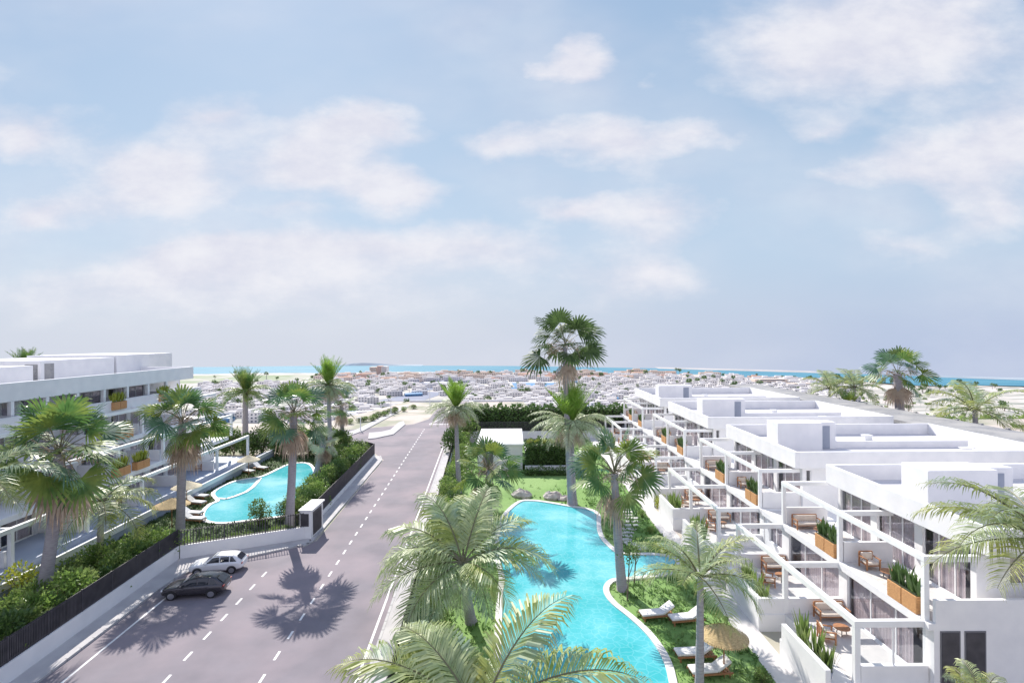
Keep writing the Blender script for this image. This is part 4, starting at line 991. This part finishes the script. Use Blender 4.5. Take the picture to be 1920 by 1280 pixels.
for i, b in enumerate(bays):
    for j in range(2):
        y0 = b[j]
        put('planter', (19.72, y0+1.35, 4.11), 0, f'wicker box of spiky plants on the {pos[j]} upper terrace of the {nth[i]} right-hand block', 'wicker planters on the upper terraces', 1.35)
        put('chair' if j == 0 else 'sofa', (20.7, y0+5.6, 4.07), 0, f"wooden {'armchair' if j == 0 else 'sofa'} with cream cushions on the {pos[j]} upper terrace, {nth[i]} right-hand block", 'upper terrace seats')
        put('table', (20.9, y0+4.3, 4.07), 0, f'small round table on the {pos[j]} upper terrace, {nth[i]} right-hand block', 'terrace tables')
        put('sofa', (18.6, y0+5.8, 1.03), 0, f'wooden sofa on the {pos[j]} ground terrace, {nth[i]} right-hand block', 'ground terrace seats')
        put('chair', (17.0, y0+3.6, 1.03), 1.3, f'wooden armchair on the {pos[j]} ground terrace, {nth[i]} right-hand block', 'ground terrace seats')
        put('table', (18.2, y0+4.2, 1.03), 0, f'round table on the {pos[j]} ground terrace, {nth[i]} right-hand block', 'terrace tables')
        for k in range(3): put('plant', (15.25, y0+.5+k*1.05, 1.03), k, f'bushy spiky plant behind the garden wall, {pos[j]} ground terrace, {nth[i]} right-hand block', f'spiky plants behind the garden wall, {nth[i]} block {pos[j]} terrace', 1.0+.15*((k+i) % 3))
def rugm(x0, y0, x1, y1, z, lb):
    mb = MB(); mb.box(x0,y0,z,x1,y1,z+.012); tag(mb.build('rug', M['rug']), lb, 'rug')
for j in range(2): rugm(20.1, bays[0][j]+3.3, 22.3, bays[0][j]+6.2, 4.075, f'pale rug under the seat on the {pos[j]} upper terrace of the nearest block')
for i, (px, py) in enumerate([(245,828),(218,765),(232,884),(345,742),(288,872)]):
    D = [57,58,53,66,56][i]; lev = [2,3,1,3,1][i]
    yl = D-25; X = [-4.35,-5.7,-2.0,-5.7,-2.0][i]; z = [7.25,10.2,4.25,10.2,4.25][i]
    v = Matrix.Rotation(LR, 4, 'Z') @ Vector((X, yl, 0)); l = LB.location
    o = put('planter2', (l.x+v.x, l.y+v.y, z), LR, ['wicker plant box on the middle terrace of the left building','wicker box of plants on the top-floor terrace of the left building','wicker plant box on the first-floor terrace of the left building','wicker plant box near the far end of the top floor of the left building','wicker plant box between two palms on the left building'][i], 'wicker planters on the left building', 1.35)
for i, yl in enumerate([14, 21, 28, 36, 43]):
    v = Matrix.Rotation(LR, 4, 'Z') @ Vector((-2.2, yl, 0)); l = LB.location
    put('sofa', (l.x+v.x, l.y+v.y, 1.22), -1.5, f'wooden sofa on the ground terrace of the left building, {["nearest","second-nearest","middle","second-farthest","farthest"][i]} of five', 'ground terrace seats, left building')
# sun loungers and parasols
for i, (px, py, rz, lb) in enumerate([(1303,1224,.06,'white-cushioned sun lounger in front of the straw parasol, upper of the two'),(1331,1256,.1,'white-cushioned sun lounger nearest the camera, below the straw parasol'),
        (1287,1158,.15,'white sun lounger just behind the feather palm trunk'),(1232,1150,.15,'white sun lounger half under the feather palm, nearest the pool')]):
    p = G(px, py, .3); put('lounger', (p.x, p.y, .05), rz, lb, 'white sun loungers by the right-hand pool', 1.08)
for i, (px, py, rz, lb) in enumerate([(463,883,2.7,'left lounger under the pale parasol at the far end of the left-hand pool'),(488,877,2.7,'right lounger under the pale parasol at the far end of the left-hand pool'),
        (372,930,2.9,'farthest lounger of the group beside the paddling pool'),(366,942,2.9,'second-farthest lounger of the group beside the paddling pool'),(358,962,3.0,'second-nearest lounger beside the left-hand pool'),(362,973,3.0,'nearest lounger beside the left-hand pool')]):
    p = G(px, py, .3); put('lounger', (p.x, p.y, .05), rz, lb, 'sun loungers by the left-hand pool', 1.15)
def parasol(px, py, rr, label, seed=0, zt=2.15, m='straw'):
    p = G(px, py, zt); p.z = 0; t = thing('parasol', label, 'parasol', p, 0, 'straw parasols')
    mb = MB(); mb.tube([(0,0,0),(0,0,zt+.5)], .04, 8); mb.build('pole', M['wood'], t)
    mb = MB(); n = 40; rnd = random.Random(seed); tiers = 6
    for q in range(tiers):
        r0 = rr*(q/tiers)*.92; r1 = rr*((q+1)/tiers)*1.03; h0 = zt+.62-(.62*(q/tiers)**1.15)+.05; h1 = zt+.62-(.62*((q+1)/tiers)**1.15)-.03
        for k in range(n):
            a, b = 2*math.pi*k/n, 2*math.pi*(k+1)/n; ra, rb = r1*(1+rnd.uniform(-.03,.03)), r1*(1+rnd.uniform(-.03,.03))
            mb.face(((r0*math.cos(a),r0*math.sin(a),h0),(ra*math.cos(a),ra*math.sin(a),h1),(rb*math.cos(b),rb*math.sin(b),h1),(r0*math.cos(b),r0*math.sin(b),h0)))
    mb.build('canopy', M[m], t)
    fr = MB()
    for k in range(64):
        a = k*.0982; q = a+.05; r_ = rr*1.01; z = zt+.04
        fr.face(((r_*math.cos(a),r_*math.sin(a),z),(r_*math.cos(q),r_*math.sin(q),z),(r_*1.04*math.cos((a+q)/2),r_*1.04*math.sin((a+q)/2),z-.16-.08*rnd.random())))
    fr.build('fringe', M[m], t); return t
parasol(1357,1192,1.18,'straw parasol over the loungers by the right-hand pool', 1)
M['straw2'] = mat('pale_straw', (.72,.64,.46), .9, var=(.6,.5,.34), scale=6)
parasol(466,862,1.35,'pale straw parasol at the far end of the left-hand pool', 2, m='straw2')
parasol(350,912,1.4,'pale straw parasol half hidden by the palm trunk', 3, m='straw2')
parasol(322,946,1.5,'brown straw parasol left of the palm trunk', 4)

# ------------------------------------------------------------------ cars
def car(name, label, px, py, rz, paint, seed):
    p = G(px, py); p.z = .01; t = thing(name, label, 'car', p, rz, 'parked cars')
    Lh = 2.2
    # x = -Lh is the nose.  (x, half width, z bottom, z shoulder)
    st = [(-2.22,.58,.42,.62),(-2.12,.8,.3,.80),(-1.85,.9,.24,.90),(-1.3,.93,.24,.98),(-.75,.93,.24,1.03),(0,.93,.24,1.05),(.9,.93,.24,1.07),(1.6,.92,.26,1.08),(2.0,.88,.32,1.05),(2.18,.78,.42,.95),(2.24,.6,.5,.85)]
    mb = MB(); ring = []
    for x, w_, zb, zs in st:
        h = zs-zb; r = [(-w_*.86,zb),(-w_*.99,zb+h*.2),(-w_,zb+h*.55),(-w_*.975,zb+h*.85),(-w_*.88,zs),(-w_*.45,zs+.035),(w_*.45,zs+.035),(w_*.88,zs),(w_*.975,zb+h*.85),(w_,zb+h*.55),(w_*.99,zb+h*.2),(w_*.86,zb)]
        ring.append([(x,y,z) for y,z in r])
    for a, b in zip(ring, ring[1:]):
        for k in range(12): q = (k+1)%12; mb.face((a[k],b[k],b[q],a[q]))
    mb.face(ring[0]); mb.face(list(reversed(ring[-1])))
    bm_o = mb.build('body', M[paint], t, smooth=True); s = bm_o.modifiers.new('weld', 'WELD'); s.merge_threshold = .001; ss = bm_o.modifiers.new('sub', 'SUBSURF'); ss.levels = ss.render_levels = 2
    # cabin
    cb = [(-1.0,.80,1.0,.80,1.02),(-.25,.80,1.0,.63,1.52),(.1,.80,1.0,.65,1.59),(.8,.80,1.0,.65,1.6),(1.35,.80,1.0,.63,1.56),(1.62,.79,1.0,.6,1.47),(2.12,.76,1.0,.74,1.06)]
    mb = MB(); ring = []
    for x, wb, zb, wt, zt in cb: ring.append([(x,-wb,zb),(x,-(wb+wt)/2-.02,(zb+zt)/2),(x,-wt,zt-.04 if zt > 1.1 else zt),(x,-wt*.8,zt),(x,wt*.8,zt),(x,wt,zt-.04 if zt > 1.1 else zt),(x,(wb+wt)/2+.02,(zb+zt)/2),(x,wb,zb)])
    for a, b in zip(ring, ring[1:]):
        for k in range(7): mb.face((a[k],b[k],b[k+1],a[k+1]))
    ro = mb.build('cabin', M[paint], t, smooth=True); s = ro.modifiers.new('weld', 'WELD'); s.merge_threshold = .001
    def sd(x, f, sg):                                 # point on the cabin side at height fraction f
        for a, b in zip(cb, cb[1:]):
            if a[0] <= x <= b[0]:
                u = (x-a[0])/(b[0]-a[0]); wb = a[1]+(b[1]-a[1])*u; wt = a[3]+(b[3]-a[3])*u; zt = a[4]+(b[4]-a[4])*u
                wm = (wb+wt)/2+.02; z = 1.0+(zt-1.0)*f
                y = wb+(wm-wb)*f*2 if f < .5 else wm+(wt-wm)*(f-.5)*2
                return (x, sg*(y+.012), z)
    for sg in (-1, 1):
        for (x0, x1, x2, x3) in [(-.82,-.24,.32,.32),(.4,.4,1.12,1.12),(1.2,1.2,1.38,1.74)]:
            g = MB(); n = 4
            for k in range(n):
                for j, (f0, f1) in enumerate(((.12,.5),(.5,.86))):
                    def X(f, u): lo = x0+(x1-x0)*(f-.12)/.74; hi = x3+(x2-x3)*(f-.12)/.74; return lo+(hi-lo)*u
                    q = [sd(X(f0,k/n),f0,sg), sd(X(f0,(k+1)/n),f0,sg), sd(X(f1,(k+1)/n),f1,sg), sd(X(f1,k/n),f1,sg)]
                    if all(q): g.face(q)
            g.build('side_window', M['carglass'], t)
    g = MB(); g.face(((-.95,-.68,1.075),(-.95,.68,1.075),(-.3,.58,1.51),(-.3,-.58,1.51))); g.build('windscreen', M['carglass'], t)
    g = MB(); g.face(((2.09,-.6,1.13),(2.09,.6,1.13),(1.69,.52,1.47),(1.69,-.52,1.47))); g.build('rear_window', M['carglass'], t)
    for sg in (-1, 1):
        for x in (-1.38, 1.36):
            w_ = MB(); w_.tube([(x,sg*.72,.34),(x,sg*.945,.34)], .345, 24); wo = w_.build('wheel', M['black'], t)
            r = MB(); r.tube([(x,sg*.944,.34),(x,sg*.957,.34)], .23, 20)
            for k in range(5): a = k*1.2566; r.box(x+math.cos(a)*.12-.03, sg*.956, .34+math.sin(a)*.12-.03, x+math.cos(a)*.12+.03, sg*.966, .34+math.sin(a)*.12+.03)
            r.build('rim', M['rim'], wo)
            ar = MB(); pr = [(x+math.cos(a)*.4, sg*.935, .36+math.sin(a)*.4) for a in [math.pi*k/12 for k in range(13)]]; p2 = [(x+math.cos(a)*.35, sg*.94, .36+math.sin(a)*.35) for a in [math.pi*k/12 for k in range(13)]]
            for k in range(12): ar.face((pr[k],pr[k+1],p2[k+1],p2[k]))
            ar.build('wheel_arch', M['black'], t)
        h = MB(); h.box(-2.14,sg*.48,.66,-2.0,sg*.8,.78); h.build('headlight', M['lampw'], t, bevel=.02)
        h = MB(); h.box(2.12,sg*.5,.82,2.2,sg*.8,.94); h.build('tail_light', M['lampred'], t, bevel=.02)
        h = MB(); h.box(-.78,sg*.9,1.02,-.6,sg*1.07,1.14); h.build('mirror', M[paint], t, bevel=.03)
        h = MB(); h.box(.1,sg*.936,.86,.26,sg*.95,.89); h.box(.95,sg*.936,.88,1.11,sg*.95,.91); h.build('door_handle', M[paint], t)
        h = MB(); h.tube([(-.1,sg*.6,1.6),(1.5,sg*.6,1.6)], .018, 5); h.build('roof_rail', M['dark'], t)
    h = MB(); h.box(-2.235,-.4,.42,-2.2,.4,.6); h.build('grille', M['black'], t)
    h = MB(); h.box(2.22,-.26,.6,2.245,.26,.72); h.build('number_plate', M['white2'], t)
    return t
o = car('car', 'white SUV parked by the wall, farther of the two cars', 410, 1069, R(9), 'carw', 1); o.scale = (.87,.9,.82)
o = car('car', 'dark graphite estate car parked nearer the camera than the white one', 369, 1112, R(7), 'carg', 2); o.scale = (.93,.93,.82)

# ------------------------------------------------------------------ lamps, town
def lamp(px, py, h, label):
    p = G(px, py); t = thing('street_lamp', label, 'street lamp', p, 0, 'street lamps at the junction')
    mb = MB(); mb.tube([(0,0,0),(0,0,h)], [.11,.07], 8); mb.build('pole', M['white2'], t)
    mb = MB(); mb.box(-.75,-.12,h-.05,.1,.12,h+.07); mb.build('lamp_head', M['white2'], t)
lamp(733,776,3.6,'white street lamp beside the side street pavement, middle one of the junction')
lamp(676,808,2.6,'short white street lamp nearest the roadside hedge')
lamp(806,765,6.5,'white street lamp to the right of the far junction')
def town_proto(k, wm, rm, wd, dp, h, seed):
    rnd = random.Random(seed); mb = MB(); mb.box(-wd/2,-dp/2,0,wd/2,dp/2,h,0)
    mb.box(-wd/2-.15,-dp/2-.15,h+.003,wd/2+.15,-dp/2+.2,h+.6,0); mb.box(-wd/2-.15,dp/2-.2,h+.003,wd/2+.15,dp/2+.15,h+.6,0)
    if rm: mb.face(((-wd/2,-dp/2,h+.05),(wd/2,-dp/2,h+.05),(wd/2,0,h+2),(-wd/2,0,h+2)), 2); mb.face(((-wd/2,0,h+2),(wd/2,0,h+2),(wd/2,dp/2,h+.05),(-wd/2,dp/2,h+.05)), 2)
    else: mb.box(-wd*.2,-dp*.1,h,wd*.15,dp*.3,h+2.4,0)
    nf_ = int(h//2.9); nw = int(wd//3.2)
    for f in range(nf_):
        for q in range(nw):
            x = -wd/2+(q+.5)*wd/nw; mb.box(x-.8,-dp/2-.05,f*2.9+.9,x+.8,-dp/2-.01,f*2.9+2.2,1)
    for f in range(nf_): mb.box(wd/2+.01,-dp*.2,f*2.9+.9,wd/2+.05,dp*.2,f*2.9+2.2,1); mb.box(-wd/2-.05,-dp*.2,f*2.9+.9,-wd/2-.01,dp*.2,f*2.9+2.2,1)
    return mb.build('house', [M[wm], M['win'], M[rm] if rm else M[wm]])
TP = [(town_proto(0,'townw',None,22,10,6,1),'white flat-roofed house in the distant town','white flat-roofed houses of the town'),
      (town_proto(1,'townw',None,30,10,6,2),'long white villa block in the distant town','long white villa blocks of the town'),
      (town_proto(2,'townw',None,14,11,8.8,3),'three-storey white house in the distant town','three-storey white houses of the town'),
      (town_proto(3,'townb','terracotta',24,10,6,4),'sand-coloured house with a reddish roof by the far shore','sand-coloured houses by the shore'),
      (town_proto(4,'townp',None,20,10,6,5),'pinkish house by the far shore','pinkish houses by the shore'),
      (town_proto(5,'townb',None,36,12,9,6),'wide sand-coloured block near the shore','wide sand-coloured blocks near the shore'),
      (town_proto(6,'solar','solar',24,12,3.0,7),'low blue-roofed shed in the distant town','blue-roofed sheds of the town')]
tu = [False]*len(TP); cnt = [0]*len(TP)
def town(k, x, y, rz, s=1.0):
    if tot >= 292:
        rest.append((k, x, y, rz, s*(.85+.3*rnd.random()), s)); return
    src, lb_, gr = TP[k]; o = src if not tu[k] else src.copy()
    if tu[k]: C.objects.link(o)
    tu[k] = True; o.location = (x, y, zY(y)-.4); o.rotation_euler.z = rz; o.scale = (s, s, s*(.85+.3*rnd.random())); tag(o, lb_, 'house', gr); cnt[k] += 1
rnd = random.Random(77); rowsY = []; rest = []
Y = 508
while Y < 1190: rowsY.append(Y); Y += 19+ (Y-508)*.022
tot = 0
for Y in rowsY:
    pxs = 380+rnd.uniform(0,30); xmax = 1600 if Y < 900 else 1560
    while pxs < xmax:
        x = (pxs-960)/FPX*Y; shoreD = drop_y(interp((pxs-960)/1000, SH), pxs)
        step = rnd.uniform(26, 46)*FPX/Y*(1.0 if Y < 900 else 1.15)
        if Y < shoreD-35 and not (pxs < 600 and Y > 930) and not (700 < pxs < 870 and 590 < Y < 740 or 780 < pxs < 875 and 890 < Y < 1000 or 955 < pxs < 1050 and 850 < Y < 975):
            if Y > 960: k = rnd.choice([3,1,4,5,0,0,1])
            else: k = rnd.choice([0,0,1,1,2,0,6 if rnd.random() < .45 else 1])
            town(k, x, Y+rnd.uniform(-7,7), rnd.uniform(-.15,.15)+(.25 if pxs < 850 else -.1), 1.0 if Y < 900 else 1.15); tot += 1
        pxs += step
rm = MB()
for k, x, y, rz, sz, s in rest:
    me = TP[k][0].data; mtx = Matrix.Translation((x, y, zY(y)-.4)) @ Matrix.Rotation(rz, 4, 'Z') @ Matrix.Diagonal((s, s, sz, 1)); i0 = len(rm.v)
    rm.v += [tuple(mtx @ v.co) for v in me.vertices]; bse = {0:0,1:0,2:0,3:3,4:4,5:3,6:6}[k]
    for p in me.polygons: rm.f.append(tuple(i0+q for q in p.vertices)); rm.m.append({0:{0:0,3:1,4:2,6:3}[bse],1:4,2:5 if bse in (3,4) else {0:0,6:3}[bse]}[p.material_index])
tag(rm.build('far_houses', [M['townw'], M['townb'], M['townp'], M['solar'], M['win'], M['terracotta']]), 'the many smaller houses of the town towards the far shore', 'houses', None, 'stuff')
for i_, u_ in enumerate(tu):
    if not u_: bpy.data.objects.remove(TP[i_][0])
def tower(px, py, hpx, wpx, lb_, dep=20, wm='townb', nfl=9):
    D = drop_y(py, px); x = (px-960)/FPX*D; s = D/FPX; wd, h = wpx*s, hpx*s
    t = thing('apartment_tower', lb_, 'building', (x, D, -60))
    mb = MB(); mb.box(x-wd/2,D-dep/2,-60,x+wd/2,D+dep/2,-60+h); mb.build('wall', M[wm], t, True)
    mb = MB()
    for f in range(nfl): z = -60+(f+.4)*h/nfl; mb.box(x-wd*.42,D-dep/2-.2,z,x+wd*.42,D-dep/2-.01,z+h/nfl*.4)
    mb.build('window_band', M['win'], t, True)
tower(701,701.5,14,13,'pale apartment tower by the sea, left one of the cluster'); tower(713,701.5,16,9,'pinkish apartment tower by the sea, middle one of the cluster', wm='townp'); tower(722,701.5,15,10,'white apartment tower by the sea, right one of the cluster', wm='townw')
tower(1440,722,12,60,'wide sand-coloured block near the right shore', nfl=3); tower(1300,712,7,40,'low sand-coloured block on the shore below the far headland', nfl=2)
tower(1500,727,9,40,'sand-coloured block left of the pair of feather palms', nfl=3)
# low sheds and trees between the town's houses
def far_tree(seed):
    rnd = random.Random(seed); t = thing('tree', 'x', 'tree'); mb = MB(); mb.tube([(0,0,0),(0,0,3.2)], [.3,.2], 5); mb.build('trunk', M['bark'], t)
    mb = MB(); leaf_blob(mb, (0,0,4.2), 3.0, 3.0, 2.4, 150, 1.3, rnd, 0, .3); mb.build('crown', M['hedge'], t); return t
def far_palm(seed):
    rnd = random.Random(seed); t = thing('palm_tree', 'x', 'palm tree'); mb = MB(); mb.tube([(0,0,0),(0,0,9)], [.4,.25], 5); mb.build('trunk', M['trunk'], t)
    mb = MB()
    for k in range(14): fan_leaf(mb, Vector((0,0,9)), k*2.4, rnd.uniform(-.5,1.2), 1.2, 2.4, rnd, 0, 0, 1.8, 7, .4)
    mb.build('crown', M['hedge'], t); return t
FT = [far_tree(1), far_tree(2), far_palm(3)]; fu = [False]*3
for i in range(240):
    k = i % 3; px = rnd.uniform(400, 1900); D = rnd.uniform(505, 1150) if k < 2 else rnd.uniform(760, 1200); shoreD = drop_y(interp((px-960)/1000, SH), px)
    if D > shoreD-15: D = shoreD-rnd.uniform(15, 60)
    o = FT[k] if not fu[k] else copy_tree(FT[k]); fu[k] = True
    o.location = ((px-960)/FPX*D, D, zY(D)); s = rnd.uniform(.8, 1.5); o.scale = (s*1.3, s, s); o.rotation_euler.z = i
    tag(o, 'small dark round tree in the distant town' if k < 2 else 'distant palm standing above the town and shore', None, 'round trees of the distant town' if k < 2 else 'palms of the distant shore')
tag(FT[2], None, 'palm tree')
# scrub on the sandy ground to the right
scr = MB(); rnd = random.Random(8)
for i in range(420):
    x = rnd.uniform(58, 520); y = rnd.uniform(70, 900) if x > 150 else rnd.uniform(60, 200)
    if x/y > 1.05 or x/y < .5: continue
    leaf_blob(scr, (x, y, zY(y)+.3), rnd.uniform(.8,3.5), 1.2, .8, 40, .6+y/500, rnd, 0, .2, zY(y))
tag(scr.build('scrub', M['leaf']), 'low scrub scattered over the sandy ground at the right', 'scrub', None, 'stuff')
